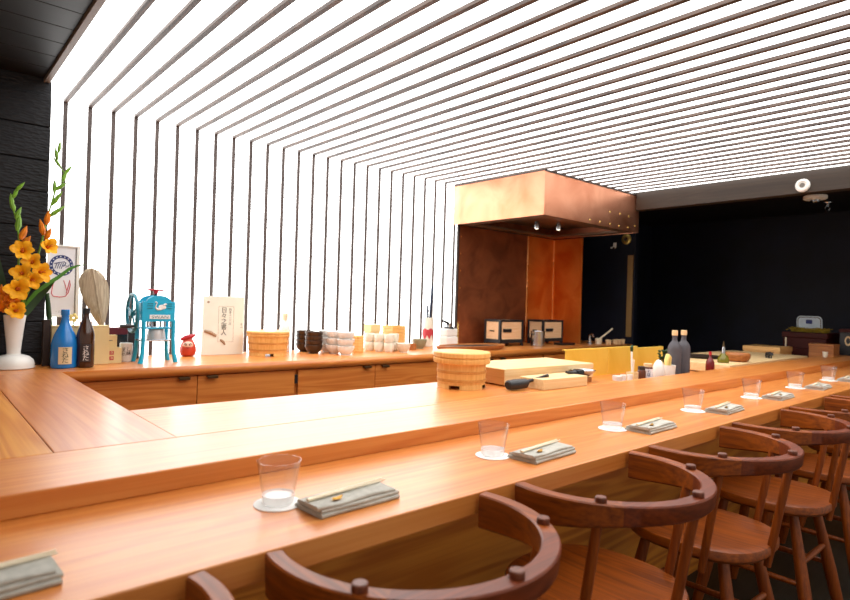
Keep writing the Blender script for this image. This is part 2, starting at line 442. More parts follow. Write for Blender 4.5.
# back counter worktop and the cabinet units under it
tag(MB().prism([(-1.2,3.06),(5.498,3.06),(5.498,3.662),(.50,3.662),(.50,3.396),(-1.2,3.396)], TOP-.050, TOP).build('back_worktop', M['counter_x']), 'long wooden worktop along the slatted wall', 'worktop')
def cabinet(x0, x1, mid, label):
    t = thing('base_cabinet', label, 'cabinet', ((x0+x1)/2, 3.36, 0), 0, 'cabinets under the back worktop')
    cx = (x0+x1)/2
    MB().box(x0-cx, x1-cx, -.265, .29, 0, TOP-.051, .001).build('body', M['cab_x'], t)
    for a, b, hx in ((x0+.012, mid-.002, mid-.072), (mid+.002, x1-.012, mid+.074)):
        d = MB().box(a-cx, b-cx, -.285, -.266, .09, TOP-.056, .001).build('door', M['cab_x'], t)
        h = MB().box(hx-.028-cx, hx+.028-cx, -.305, -.280, TOP-.064, TOP-.058, .001)
        h.box(hx-.028-cx, hx+.028-cx, -.308, -.304, TOP-.072, TOP-.058, .001)
        h.build('handle', M['bronze'], d, label='dark bronze tab pull')
    for hx in (x0+.004, x1-.004):
        MB().box(hx-.004-cx, hx+.004-cx, -.288, -.262, TOP-.135, TOP-.085, .001).build('hinge', M['black'], t)
    return t
cabinet(.55, 1.712, 1.134, 'two door cabinet beneath the teal ice shaver')
cabinet(1.712, 2.872, 2.285, 'two door cabinet beneath the stacked white bowls')
cabinet(2.872, 4.06, 3.45, 'two door cabinet beneath the oval wooden tray')
cabinet(4.06, 5.48, 4.74, 'two door cabinet below the copper corner')

# ------------------------------------------------------------------ hood and copper corner
hx0, hx1, hy0, hy1, hz0, hz1 = 3.52, 4.90, 2.70, 3.664, 1.845, 2.184
hood = thing('range_hood', 'large copper box hood hanging from the slatted ceiling', 'range hood', ((hx0+hx1)/2, (hy0+hy1)/2, hz0))
ox, oy, oz = hood.location
def hb(m, a, b, c, d, e, f, bev=0): return m.box(a-ox, b-ox, c-oy, d-oy, e-oz, f-oz, bev)
hb(MB(), hx0, hx1, hy0, hy0+.012, hz0, hz1, .001).build('front_panel', M['copper'], hood)
m = hb(MB(), hx0-.004, hx1+.004, hy0-.005, hy0, hz1-.014, hz1, .001); hb(m, hx0-.005, hx0, hy0, hy1, hz1-.008, hz1)
m.build('top_trim', M['dark_brown'], hood, label='thin dark trim along the top')
hb(MB(), hx0, hx0+.012, hy0+.012, hy1, hz0, hz1, .001).build('side_panel', M['copper'], hood)
hb(MB(), hx1-.012, hx1, hy0+.012, hy1, hz0, hz1, .001).build('side_panel', M['copper'], hood)
m = MB(); hb(m, hx0+.012, hx1-.012, hy0+.012, hy1, hz0+.09, hz0+.10)
hb(m, hx0+.012, hx0+.13, hy0+.012, hy1, hz0+.004, hz0+.02); hb(m, hx1-.13, hx1-.012, hy0+.012, hy1, hz0+.004, hz0+.02)
hb(m, hx0+.13, hx1-.13, hy0+.012, hy0+.12, hz0+.004, hz0+.02); hb(m, hx0+.13, hx1-.13, hy1-.12, hy1, hz0+.004, hz0+.02)
m.build('filter_frame', M['hood_under'], hood, label='dark recessed underside')
hb(MB(), hx0+.013, hx1-.013, hy1-.02, hy1, hz0+.02, hz1-.01).build('rear_panel', M['copper_dark'], hood)
for lx, ly in ((3.86, 3.03), (4.02, 2.93)):
    l = MB().lathe([(0,.0),(.020,.0),(.022,.012),(.017,.06),(.0,.06)], (lx-ox, ly-oy, -.045), 18).build('spot_lamp', M['steel'], hood)
    MB().lathe([(0,-.001),(.013,-.001),(.013,.0),(0,.0)], (lx-ox, ly-oy, -.0455), 16).build('lens', M['lamp'], l)
for rx, rz in ((4.126,1.873),(4.273,1.874),(4.426,1.874),(4.569,1.872),(4.579,1.977),(4.728,1.973),(4.717,1.874),(4.42,1.975),(4.835,1.90)):
    MB().sphere((rx-ox, hy0-.0005-oy, rz-oz), .009, (1,.45,1), 6).build('rivet', M['brass_round'], hood)

bs = thing('copper_backsplash', 'tall copper sheets lining the cooking corner below the hood', 'backsplash', (4.25, 3.65, TOP))
ox2, oy2, oz2 = bs.location
def bb(m, a, b, c, d, e, f, bev=0): return m.box(a-ox2, b-ox2, c-oy2, d-oy2, e-oz2, f-oz2, bev)
bb(MB(), 3.575, 4.515, 3.646, 3.662, TOP+.001, hz0-.002, .001).build('back_sheet', M['copper_dark'], bs, label='brown tarnished copper sheet')
bb(MB(), 4.52, 4.94, 3.646, 3.662, TOP+.001, hz0-.002, .001).build('back_sheet', M['copper_bright'], bs, label='bright orange copper sheet')
bb(MB(), 4.94, 4.955, 3.31, 3.662, TOP+.001, hz0-.002, .001).build('side_sheet', M['copper_bright'], bs)
bb(MB(), 4.509, 4.525, 3.638, 3.647, TOP+.001, hz0-.002, .003).build('seam_strip', M['copper_glint'], bs)  # seam ridge, its bright glint painted in paler copper
bb(MB(), 4.928, 4.941, 3.638, 3.647, TOP+.001, hz0-.002, .002).build('corner_glint_strip', M['copper_glint'], bs)  # strip added to paint the bright glint of the corner fold
bb(MB(), 3.560, 3.576, 3.640, 3.663, TOP+.001, hz0-.002, .002).build('edge_strip', M['dark_brown'], bs)
m = MB()
for z in (1.0, 1.15, 1.3, 1.45, 1.6, 1.75): m.sphere((3.60-ox2, 3.645-oy2, z-oz2), .006, (1,.5,1), 6)
m.build('rivet_row', M['copper_bright'], bs)

# ------------------------------------------------------------------ chairs
def walnut_chair(label):
    t = thing('bar_chair', label, 'chair', (0,0,0), 0, 'walnut chairs along the bar')
    # bent arm rail : flat top, deeper towards the tips
    cy, R, zt, n = .017, .252, .757, 56
    a0, a1 = math.radians(168.2), math.radians(371.8)
    verts, faces = [], []
    def section(a):
        k = abs(math.cos((a-a0)/(a1-a0)*PI))           # 1 at the tips, 0 at the back
        h = .042+.032*k**4
        w = .0155+.003*(1-k)
        ch = .003
        pr = [(-w+ch,0),(w-ch,0),(w,-ch),(w-.003,-h+.006),(w-.008,-h),(-w+.006,-h),(-w,-h+.005),(-w,-ch)]
        return [((R+r)*math.cos(a), cy+(R+r)*math.sin(a), zt+z) for r, z in pr]
    # three laminated lengths: two arms and the back
    cuts = [a0, a0+(a1-a0)*.27, a0+(a1-a0)*.73, a1]
    for q in range(3):
        verts, faces = [], []
        nn = n//3 if q != 1 else n//2
        for i in range(nn+1):
            verts += section(cuts[q]+(cuts[q+1]-cuts[q])*i/nn)
        for i in range(nn):
            for k in range(8): faces.append((i*8+k, i*8+(k+1) % 8, (i+1)*8+(k+1) % 8, (i+1)*8+k))
        faces.append(tuple(range(7,-1,-1))); faces.append(tuple(range(nn*8, nn*8+8)))
        mb = MB(); mb._add(verts, faces)
        mb.build('arm' if q != 1 else 'back_rail', M['walnut_x'] if q == 1 else M['walnut_y'], t)
    # posts run through the rail and past the seat edge
    for (xt, yt), (xs, ys) in (((-.211,-.121),(-.200,-.075)), ((.211,-.121),(.200,-.075)), ((0,-.233),(0,-.184))):
        top = Vector((xt, yt, .762)); seat = Vector((xs, ys, .47)); low = seat+(seat-top)*.20
        p = MB().tube([top, top.lerp(seat,.5), seat, low], [.0105,.0118,.0118,.0105], 14).build('post', M['walnut_z'], t)
        MB().lathe([(0,.0),(.0115,.0),(.0125,.002),(.0125,.013),(.011,.015),(0,.015)], (xt, yt, .7535), 16).build('peg', M['walnut_dark'], p)
    # dished seat
    pts = []
    for k in range(48):
        a = 2*PI*k/48; c, s_ = math.cos(a), math.sin(a); e = 2/2.7
        x = .208*abs(c)**e*(1 if c > 0 else -1)
        y = (.230 if s_ > 0 else .188)*abs(s_)**e*(1 if s_ > 0 else -1)
        if s_ < 0: x *= 1-.10*abs(s_)
        pts.append((x, y+.0))
    verts, faces = [], []
    rings = [(0,.471),(.4,.471),(.75,.474),(.93,.478),(.985,.476),(1,.470),(1.0,.452),(.96,.442),(.86,.436),(0,.436)]
    idx = []
    for f, z in rings:
        if f == 0: idx.append([len(verts)]); verts.append((0,0,z))
        else:
            idx.append(list(range(len(verts), len(verts)+48))); verts += [(x*f, y*f, z) for x, y in pts]
    for A, B in zip(idx[:-1], idx[1:]):
        for i in range(48):
            j = (i+1) % 48
            if len(A) == 1: faces.append((A[0], B[i], B[j]))
            elif len(B) == 1: faces.append((A[j], A[i], B[0]))
            else: faces.append((A[i], A[j], B[j], B[i]))
    mb = MB(); mb._add(verts, faces); mb.build('seat', M['walnut_y'], t)
    legs = {}
    for sx in (-1, 1):
        for tag_, (yt, yf) in (('b', (-.092,-.180)), ('f', (.14,.22))):
            a = Vector((sx*.118, yt, .450)); b = Vector((sx*.178, yf, 0))
            legs[(sx, tag_)] = (a, b)
            MB().tube([a, a.lerp(b,.3), a.lerp(b,.6), a.lerp(b,.85), b], [.0150,.0185,.0220,.0205,.0165], 16).build('leg', M['walnut_z'], t)
    def at(k, z): a, b = legs[k]; return a.lerp(b, (a.z-z)/(a.z-b.z))
    for k0, k1, z in ((( -1,'b'),(1,'b'),.27), ((-1,'f'),(1,'f'),.25), ((-1,'b'),(-1,'f'),.20), ((1,'b'),(1,'f'),.20)):
        p, q = at(k0, z), at(k1, z)
        MB().tube([p, p.lerp(q,.5), q], [.009,.0115,.009], 12).build('stretcher', M['walnut_z'], t)
    return t
chair_labels = ['walnut chair at the bottom edge, only one arm tip showing',
 'nearest walnut chair whose round back fills the bottom centre',
 'second walnut chair along the bar, in front of the second glass',
 'third walnut chair along the bar, whole seat in view',
 'fourth walnut chair along the bar, thick rear legs in view',
 'fifth walnut chair along the bar, cut by the right edge',
 'farthest walnut chair, only its rail showing at the right edge']
ch0 = walnut_chair(chair_labels[0])
for i, lb in enumerate(chair_labels):
    loc = (.700+.62*(i-1), .80, 0)
    if i == 0: ch0.location = loc
    else: copy_tree(ch0, None, loc, 0, lb)

# ------------------------------------------------------------------ place settings
ordn = ['nearest', 'second', 'third', 'fourth', 'fifth', 'sixth', 'seventh']
def tumbler():
    t = thing('glass_tumbler', 'x', 'glass', (0,0,0), 0, 'empty tumblers on the ledge')
    MB().lathe([(.0325,.0185),(.0430,.0835),(.0432,.085),(.0423,.085),(.0415,.0825),(.0312,.0185)], (0,0,0), 48).build('tumbler_wall', M['glass'], t)
    MB().lathe([(0,0),(.029,0),(.031,.003),(.0325,.018),(.030,.0184),(.027,.016),(0,.015)], (0,0,0), 40).build('thick_base', M['glass_base'], t, label='thick pale base')
    return t
def napkin():
    t = MB()
    # three folded layers, ends wavy
    for li, (z0, z1, y0, y1, dx) in enumerate(((0,.0085,-.047,.046,0), (.0075,.0155,-.044,.042,.004), (.0145,.0215,-.040,.030,-.003))):
        nx, prof = 14, []
        h = (z1-z0)/2; zm = (z0+z1)/2
        for k in range(7): a = -PI/2+PI*k/6; prof.append((y1-h+h*math.cos(a), zm+h*math.sin(a)))
        for k in range(7): a = PI/2+PI*k/6; prof.append((y0+h+h*math.cos(a), zm+h*math.sin(a)))
        verts, faces = [], []; m_ = len(prof)
        for i in range(nx+1):
            u = i/nx; x = -.097+.191*u+dx
            for (py, pz) in prof:
                top = (pz-z0)/(z1-z0)
                wob = .0014*math.sin(9*u+li*2+py*60)*top if li == 2 else .0008*math.sin(7*u+li)*0
                verts.append((x+.002*math.sin(py*90+li), py+.0015*math.sin(6*u+li*1.7), pz+wob))
        for i in range(nx):
            for k in range(m_): faces.append((i*m_+k, i*m_+(k+1) % m_, (i+1)*m_+(k+1) % m_, (i+1)*m_+k))
        faces.append(tuple(range(m_-1,-1,-1))); faces.append(tuple(range(nx*m_, nx*m_+m_)))
        t._add(verts, faces)
    return t.build('folded_napkin', M['napkin'])
g0 = tumbler(); nk0 = napkin()
co0 = MB().lathe([(0,0),(.0465,0),(.047,.0008),(.047,.0018),(.0465,.0022),(0,.0022)], (0,0,0), 40).build('round_coaster', M['coaster'])
def stick():
    return MB().tube([(-.10,0,.003),(0,0,.0034),(.10,0,.0025)], [.0030,.0028,.0018], 8).build('chopstick', M['bamboo'])
st0 = stick()
rs = MB()
rs.grid(lambda u, v: ((u-.5)*.028, (v-.5)*.013*math.sin(PI*min(max(u*.9+.08,0),1)), .003+.002*math.cos((v-.5)*4)+.002*abs(u-.5)), 8, 4)
rs.grid(lambda u, v: ((.5-u)*.028, (v-.5)*.013*math.sin(PI*min(max((1-u)*.9+.08,0),1)), .0), 8, 4)
rs0 = rs.build('chopstick_rest', M['gold'])
first = True
for i in range(-1, 7):
    gx = .568+.62*i+{1:.017, 3:-.012, 4:-.008}.get(i, 0)
    o = ordn[i] if i >= 0 else None
    cnear = {-1:'at the lower left corner', 0:'beside the nearest glass', 1:'beside the second glass', 2:'beside the third glass', 3:'beside the fourth glass', 4:'beside the fifth glass', 5:'beside the sixth glass', 6:'at the right edge, beside the seventh glass'}[i]
    if i >= 0:
        c = co0 if i == 0 else co0.copy()
        if i: COL.objects.link(c)
        c.location = (gx-.008, 1.066, LED)
        tag(c, f'white round coaster under the {o} glass along the bar', 'coaster', 'white coasters under the glasses')
        lb = f'{o} clear tumbler along the ledge, standing on a white coaster' if i else 'nearest and largest clear tumbler, on a white coaster'
        if i == 0: g0.location = (gx-.006, 1.068, LED+.0022); g0['label'] = lb
        else: copy_tree(g0, None, (gx-.006, 1.068, LED+.0022), .3*i, lb)
    jr = [0, 0, .02, -.015, .02, 0, .015, 0][i+1]
    nl = (gx+.112 if i >= 0 else .072, .990, LED)
    n = nk0 if i == -1 else nk0.copy()
    if i != -1: COL.objects.link(n)
    n.location = nl; n.rotation_euler = (0, 0, jr+.04)
    tag(n, f'folded grey napkin {cnear}', 'napkin', 'folded napkins on the ledge')
    for k, dy in enumerate((.010, .0172)):
        s = st0 if (i == -1 and k == 0) else st0.copy()
        if not (i == -1 and k == 0): COL.objects.link(s)
        s.location = (nl[0], nl[1]-.006+dy, LED+.0225); s.rotation_euler = (0, 0, .10+jr+.03*k)
        tag(s, f'{"front" if k == 0 else "rear"} wooden chopstick on the napkin {cnear}', 'chopstick', 'chopsticks on the napkins')
    r = rs0 if i == -1 else rs0.copy()
    if i != -1: COL.objects.link(r)
    r.location = (nl[0]-.045, nl[1]-.024, LED+.0222); r.rotation_euler = (0, 0, .2)
    tag(r, f'small gold chopstick rest on the napkin {cnear}', 'chopstick rest', 'chopstick rests on the napkins')

# ------------------------------------------------------------------ flowers in the white vase
VX, VY = .363, 3.295
tag(MB().lathe([(0,0),(.078,0),(.084,.004),(.084,.022),(.078,.040),(.063,.055),(.045,.062),(.029,.066),(.027,.075),(.030,.11),(.038,.19),(.0445,.246),(.043,.248),(.039,.246),(.034,.19),(.026,.10),(0,.09)], (0,0,0), 48).build('vase', M['white_ceramic'], None, (VX, VY, TOP)), 'white trumpet vase with a round domed foot', 'vase')

def bloom(c, d, r, parent, mat, seed):
    """open six petalled gladiolus flower facing d"""
    rnd = random.Random(seed)
    d = Vector(d).normalized(); u = d.cross(Vector((0,0,1))).normalized(); w = u.cross(d)
    mtx = Matrix(((u.x,w.x,d.x,c[0]),(u.y,w.y,d.y,c[1]),(u.z,w.z,d.z,c[2]),(0,0,0,1)))
    b = MB()
    for k in range(6):
        a = PI/3*k+rnd.uniform(-.12,.12); op = (.85 if k % 2 else 1.0)*rnd.uniform(.9,1.12); wd = .40 if k % 2 else .5
        verts, faces = [], []
        nu, nv = 4, 6
        for j in range(nv+1):
            t = j/nv
            rad = r*op*(.10+.92*t**1.25); h = r*(-.75+1.15*t**.8-.35*t**3)
            ww = r*wd*(math.sin(PI*min(.06+t*.9,1))**.8)*(.6+.5*t)
            for i in range(nu+1):
                q = (i/nu-.5)*2
                x = rad; y = q*ww; z = h+.16*r*q*q*(1-t)+.05*r*math.sin(q*5+seed)*t
                p = Vector((x*math.cos(a)-y*math.sin(a), x*math.sin(a)+y*math.cos(a), z))
                verts.append(tuple(mtx @ p))
        for j in range(nv):
            for i in range(nu):
                faces.append((j*(nu+1)+i, j*(nu+1)+i+1, (j+1)*(nu+1)+i+1, (j+1)*(nu+1)+i))
        b._add(verts, faces)
    o = b.build('bloom', mat, parent, angle=80)
    th = MB(); cc = Vector(c)
    th.tube([cc-d*r*.95, cc-d*r*.55, cc-d*r*.2], [r*.10, r*.17, r*.10], 8)
    for k in range(3):
        e = cc+d*r*.35+u*r*.12*math.cos(k*2.1)+w*r*.12*math.sin(k*2.1)
        th.tube([cc-d*r*.3, e], [r*.03, r*.045], 5)
    th.build('stamens', M['petal_core'], o)
    return o

def budleaf(b, p, d, ln, wd):
    """closed pointed bud"""
    p = Vector(p); d = Vector(d).normalized()
    b.tube([p, p+d*ln*.3, p+d*ln*.65, p+d*ln], [wd*.45, wd, wd*.75, wd*.08], 7)

def blade(pts, wid, name, mat, parent):
    pts = [Vector(p) for p in pts]; b = MB(); n = len(pts); verts, faces = [], []
    for i, p in enumerate(pts):
        t = (pts[min(i+1,n-1)]-pts[max(i-1,0)]).normalized(); s_ = t.cross(Vector((0,1,.2))).normalized()
        w_ = wid*(math.sin(PI*min(.12+.88*i/(n-1),1))**.7 if i < n-1 else .03)
        verts += [tuple(p-s_*w_), tuple(p+Vector((0,-.15*w_,0))), tuple(p+s_*w_), tuple(p+Vector((0,.002,0)))]
    for i in range(n-1):
        for k in range(4): faces.append((i*4+k, i*4+(k+1) % 4, (i+1)*4+(k+1) % 4, (i+1)*4+k))
    b._add(verts, faces); return b.build(name, mat, parent, angle=60)

def gladiolus(label, stem, buds, blooms, leaf=None):
    base = Vector(stem[0])
    t = thing('gladiolus', label, 'flower', base, 0, 'gladiolus stems in the vase')
    L = lambda p: tuple(Vector(p)-base)
    st = [L(p) for p in stem]; n = len(st)
    MB().tube(st, [.0055-.0035*i/(n-1) for i in range(n)], 8).build('stem', M['bud'], t)
    for p, d, ln, wd, mt in buds:
        b = MB(); budleaf(b, L(p), d, ln, wd); b.build('bud', M[mt], t)
    for i, (p, d, r, mt) in enumerate(blooms): bloom(L(p), d, r*.82, t, M[mt], i*13+int(r*1e4))
    if leaf: blade([L(p) for p in leaf[0]], leaf[1], 'leaf', M[leaf[2]], t)
    return t
zf = 3.29
gladiolus('taller gladiolus leaning right, its green tip against the glowing wall',
    [(.366,zf,.93),(.375,zf,1.05),(.402,zf-.01,1.168),(.437,zf-.02,1.30),(.457,zf-.02,1.406),(.471,zf-.02,1.493),(.485,zf-.02,1.561),(.503,zf-.02,1.644),(.534,zf-.02,1.688),(.541,zf-.02,1.732),(.524,zf-.02,1.758),(.507,zf-.02,1.793),(.512,zf-.02,1.842)],
    [((.512,zf-.02,1.83),(.1,0,1),.06,.008,'bud'),((.507,zf-.02,1.793),(-.15,0,1),.06,.009,'bud'),((.524,zf-.02,1.758),(-.5,0,.7),.06,.008,'bud'),((.541,zf-.02,1.732),(.5,0,.8),.055,.008,'bud'),
     ((.530,zf-.02,1.69),(.3,0,1),.07,.010,'bud'),((.505,zf-.02,1.65),(.55,0,.5),.06,.010,'bud'),((.500,zf-.02,1.635),(0,0,1),.065,.010,'bud'),((.490,zf-.02,1.575),(.45,0,.75),.085,.011,'bud'),
     ((.482,zf-.02,1.52),(.65,0,.6),.09,.011,'bud'),((.472,zf-.02,1.48),(.1,-.1,1),.07,.014,'petal_orange'),((.462,zf-.02,1.43),(-.25,-.2,1),.075,.014,'petal_orange'),((.470,zf-.03,1.41),(.3,-.3,1),.06,.014,'petal_orange')],
    [((.484,zf-.06,1.378),(.45,-1,.25),.055,'petal'),((.458,zf-.06,1.255),(.4,-1,.1),.056,'petal'),((.418,zf-.085,1.213),(.1,-1,-.1),.052,'petal'),((.412,zf-.075,1.30),(-.2,-1,.2),.050,'petal')],
    ([(.372,zf,1.03),(.40,zf-.02,1.10),(.44,zf-.03,1.16),(.49,zf-.02,1.205),(.53,zf-.01,1.235),(.575,zf,1.277),(.61,zf,1.295),(.645,zf,1.303)], .009, 'green'))
gladiolus('shorter gladiolus with a kinked green tip against the black wall',
    [(.358,zf+.01,.93),(.357,zf,1.05),(.366,zf-.01,1.213),(.371,zf-.015,1.361),(.364,zf-.015,1.435),(.356,zf-.015,1.489),(.343,zf-.015,1.534),(.332,zf-.015,1.578),(.345,zf-.015,1.621),(.360,zf-.015,1.645)],
    [((.350,zf-.015,1.625),(.6,0,.8),.055,.009,'bud'),((.335,zf-.015,1.585),(.5,0,.9),.05,.009,'bud'),((.338,zf-.015,1.555),(-.15,0,1),.055,.010,'bud'),((.346,zf-.015,1.53),(-.3,0,1),.06,.011,'bud'),
     ((.352,zf-.015,1.495),(.35,0,1),.06,.011,'bud'),((.360,zf-.015,1.44),(.1,0,1),.08,.014,'bud'),((.372,zf-.02,1.40),(.35,-.1,1),.07,.015,'petal_orange'),((.378,zf-.03,1.37),(.55,-.3,.9),.06,.015,'petal_orange')],
    [((.376,zf-.065,1.352),(-.1,-1,.25),.060,'petal'),((.372,zf-.08,1.246),(-.25,-1,.1),.058,'petal'),((.360,zf-.115,1.172),(.05,-1,0),.064,'petal'),((.360,zf-.085,1.075),(.15,-1,.15),.055,'petal')],
    ([(.350,zf+.01,1.03),(.335,zf+.02,1.12),(.31,zf+.03,1.22),(.29,zf+.03,1.32),(.275,zf+.03,1.43)], .014, 'green_dark'))
gladiolus('broad dark green gladiolus leaf spray rising behind the yellow blooms',
    [(.372,zf+.012,.94),(.385,zf+.01,1.06),(.405,zf,1.14),(.43,zf-.01,1.20)],
    [((.43,zf-.01,1.19),(.5,-.1,.8),.05,.010,'bud')], [],
    ([(.378,zf+.01,1.02),(.41,zf+.02,1.08),(.45,zf+.03,1.14),(.488,zf+.02,1.19),(.52,zf,1.22)], .026, 'green_dark'))
pf = thing('pincushion_flower', 'round shaggy orange flower head over the vase rim', 'flower', (.335, 3.27, 1.03))
MB().tube([(.02,.02,-.09),(.01,.01,0),(-.01,-.01,.05)], [.005,.005,.006], 8).build('stem', M['green'], pf)
m = MB(); rnd = random.Random(3)
m.sphere((-.022,-.025,.085), .045, (1,.9,.85), 10)
for k in range(130):
    z = rnd.uniform(-.9, 1); a = rnd.uniform(0, 2*PI); q = math.sqrt(1-z*z)
    d = Vector((q*math.cos(a), q*math.sin(a), z)); p = Vector((-.022,-.025,.085))
    m.tube([p+d*.040, p+d*.058+Vector((0,0,.003)), p+d*.066+Vector((0,0,.010))], [.005,.0055,.002], 5)
m.build('flower_head', M['petal_orange'], pf)

# ------------------------------------------------------------------ left end of the back worktop
def bottle(label, loc, prof, mat, lab_mat, ink, rz, lw_, R, body, zc_, z0, z1, capm):
    t = thing('sake_bottle', label, 'bottle', loc, rz)
    MB().lathe(prof, (0,0,0), 40).build('bottle_body', mat, t)
    zt = prof[-1][1]
    nr = [r for r, z in prof][-3]
    MB().lathe([(nr+.0012, zt-.022),(nr+.002,zt-.020),(nr+.002,zt+.003),(nr,zt+.005),(0,zt+.005)], (0,0,0), 24).build('cap', capm, t)
    a = lw_/R/2
    lb = MB().lathe([(R+.0006, z0),(R+.0012, z0),(R+.0012, z1),(R+.0006, z1)], (0,0,0), 16, None, -PI/2-a, -PI/2+a).build('label', lab_mat, t)
    lettering('lettering', body, .029, ink, lb, (0,0,zc_), depth=.0003, wrap=R+.0016, line=.82, squash=1.05)
    return t
bottle('blue sake bottle with a cream label, left of the brown one', (.556, 3.236, TOP),
    [(0,0),(.050,0),(.055,.005),(.056,.02),(.056,.108),(.053,.128),(.045,.156),(.031,.186),(.021,.208),(.0165,.228),(.0155,.262),(.0165,.264),(.0165,.272),(0,.273)], M['blue_glass'], M['label_cream'], M['ink'], -.10, .056, .0575, 'さ\nね\nた', .062, .022, .102, M['blue_glass'])
bottle('brown sake bottle with a black label, right of the blue one', (.640, 3.214, TOP),
    [(0,0),(.034,0),(.038,.005),(.039,.02),(.039,.155),(.036,.172),(.026,.205),(.017,.228),(.0135,.245),(.0130,.270),(.0140,.272),(.0140,.280),(0,.281)], M['brown_glass'], M['label_black'], M['white_ink'], -.14, .046, .040, 'さ\nね\nた', .070, .030, .114, M['black'])

t = thing('wooden_gift_box', 'pale cream wooden box standing behind the two sake bottles', 'box', (.640, 3.345, TOP))
MB().box(-.125, .125, -.035, .035, 0, .188, .002).build('box_body', M['cream_board'], t)
MB().box(-.127, .127, -.037, .037, .189, .196, .002).build('lid', M['cream_board'], t)
tag(MB().box(-.016, .016, -.016, .016, 0, .225, .002).build('tall_wooden_box', M['dark_brown'], None, (.497, 3.345, TOP)), 'narrow dark brown box at the left of the blue bottle', 'box')
gb = MB().tube([(0,0,0),(-.029,0,.16),(-.036,0,.19)], [.011,.011,.010], 12)
tag(gb.build('green_bamboo_stalk', M['green_dark'], None, (.545, 3.393, .98)), 'dark green stalk leaning behind the blue bottle', 'stalk')
bpy.data.objects['green_bamboo_stalk'].location = (.541, 3.42, TOP)
bpy.data.objects['green_bamboo_stalk'].scale = (1,1,1.85)
t = thing('small_flower', 'tiny yellow flower on top of the cream box', 'flower', (.610, 3.35, TOP+.196))
MB().tube([(0,0,0),(.002,0,.03)], .003, 6).build('stem', M['green'], t)
for k in range(5):
    MB().sphere((.013*math.cos(k*1.257), -.004, .038+.013*math.sin(k*1.257)), .010, (1,.6,1), 6).build('petal', M['lemon'], t)
tag(MB().lathe([(0,0),(.026,0),(.030,.008),(.028,.018),(.015,.024),(0,.025)], (0,0,0), 20).build('small_brown_dish', M['mid_brown'], None, (.665, 3.345, TOP+.196)), 'little brown dish on the cream box behind the brown bottle', 'dish')

# framed print hung on the slats
fp = thing('framed_print', 'white framed print with a blue round emblem, hung on the slats', 'framed print', (.611, 3.652, 1.222))
MB().box(-.070, .070, -.004, .012, -.187, .187, .001).build('sheet', M['paper'], fp)
m = MB()
for a in ((-.076,-.066,-.193,.193),(.060,.076,-.193,.193)): m.box(a[0],a[1],-.012,.012,a[2],a[3],.002)
m.box(-.066,.060,-.012,.012,.183,.193,.002); m.box(-.066,.060,-.012,.012,-.193,-.183,.002)
m.build('frame', M['white_paint'], fp)
MB().box(.055, .058, -.0055, -.004, -.18, .18).build('rule_line', M['grey_ink'], fp)
Rx = Matrix.Rotation(PI/2, 4, 'X')
em = MB().lathe([(.040,0),(.056,0),(.056,.0012),(.040,.0012),(.040,0)], (0,0,0), 48, Matrix.Translation((-.010,-.0045,.083)) @ Rx).build('emblem_ring', M['navy_ink'], fp, label='blue ring emblem')
m = MB()
for k in range(16):
    a = 2*PI*k/16+.1
    m.box(-.0025,.0025,-.0065,-.0058,-.003,.003, 0, Matrix.Translation((-.010+.048*math.cos(a), 0, .083+.048*math.sin(a))) @ Matrix.Rotation(-a, 4, 'Y'))
m.build('emblem_marks', M['paper'], em)
m = MB()
def stroke(b, pts, r): b.tube([(x, -.0055, z) for x, z in pts], r, 6)
for x in (-.040,-.030,-.020,-.011): stroke(m, [(x,.066),(x+.010,.096)], .0018)
stroke(m, [(-.044,.092),(-.02,.099),(.004,.104),(.010,.098),(.006,.088),(-.002,.080)], .0022)
for x, z in ((.000,.078),(.010,.072),(.020,.079)): stroke(m, [(x,z),(x+.006,z+.012),(x+.011,z+.004)], .0016)
m.build('emblem_script', M['navy_ink'], em)
m = MB()
stroke(m, [(-.040,.008),(-.048,-.03),(-.052,-.068),(-.044,-.082),(-.015,-.086),(.012,-.082),(.026,-.06),(.034,-.02),(.030,.006),(.024,-.03),(.016,-.066)], .0022)
stroke(m, [(.002,.004),(.010,-.02),(.018,-.05)], .0018)
m.build('brush_drawing', M['pink_ink'], fp, label='rose red looping brush line')
lettering('lettering', '・ 二 二 ・', .012, M['grey_ink'], fp, (-.005,-.0048,-.165))

# dried leaf fan
lf = thing('dried_leaf', 'large dried brown leaf standing point down behind the cream box', 'leaf', (.735, 3.47, TOP))
mid = [(-.03,.49),(-.022,.40),(-.006,.30),(.012,.22),(.030,.15)]
out = [(.706,1.293),(.679,1.281),(.653,1.228),(.664,1.167),(.693,1.10),(.727,1.032),(.762,.979),(.779,1.032),(.792,1.102),(.795,1.171),(.769,1.234),(.739,1.28)]
Lp = [(.706,1.293),(.684,1.286),(.660,1.255),(.652,1.22),(.660,1.167),(.680,1.12),(.700,1.075),(.722,1.035),(.745,1.0),(.764,.975)]
Rp = [(.708,1.294),(.742,1.282),(.768,1.255),(.786,1.22),(.795,1.18),(.796,1.13),(.792,1.085),(.785,1.04),(.776,1.0),(.768,.975)]
m = MB(); nv = len(Lp)-1; verts, faces = [], []
for side in (0, 1):
    for j in range(nv+1):
        for i in range(9):
            u = i/8; x = Lp[j][0]*(1-u)+Rp[j][0]*u; z = Lp[j][1]*(1-u)+Rp[j][1]*u
            y = -.020*math.sin(PI*u)+.004*math.sin(u*22+j*.4)+.0025*side-.012*(j/nv-.5)
            verts.append((x-.735, y, z-TOP))
    for j in range(nv):
        for i in range(8):
            b0 = side*(nv+1)*9; faces.append((b0+j*9+i, b0+j*9+i+1, b0+(j+1)*9+i+1, b0+(j+1)*9+i))
m._add(verts, faces); m.build('blade', M['leaf_dry'], lf, angle=70)
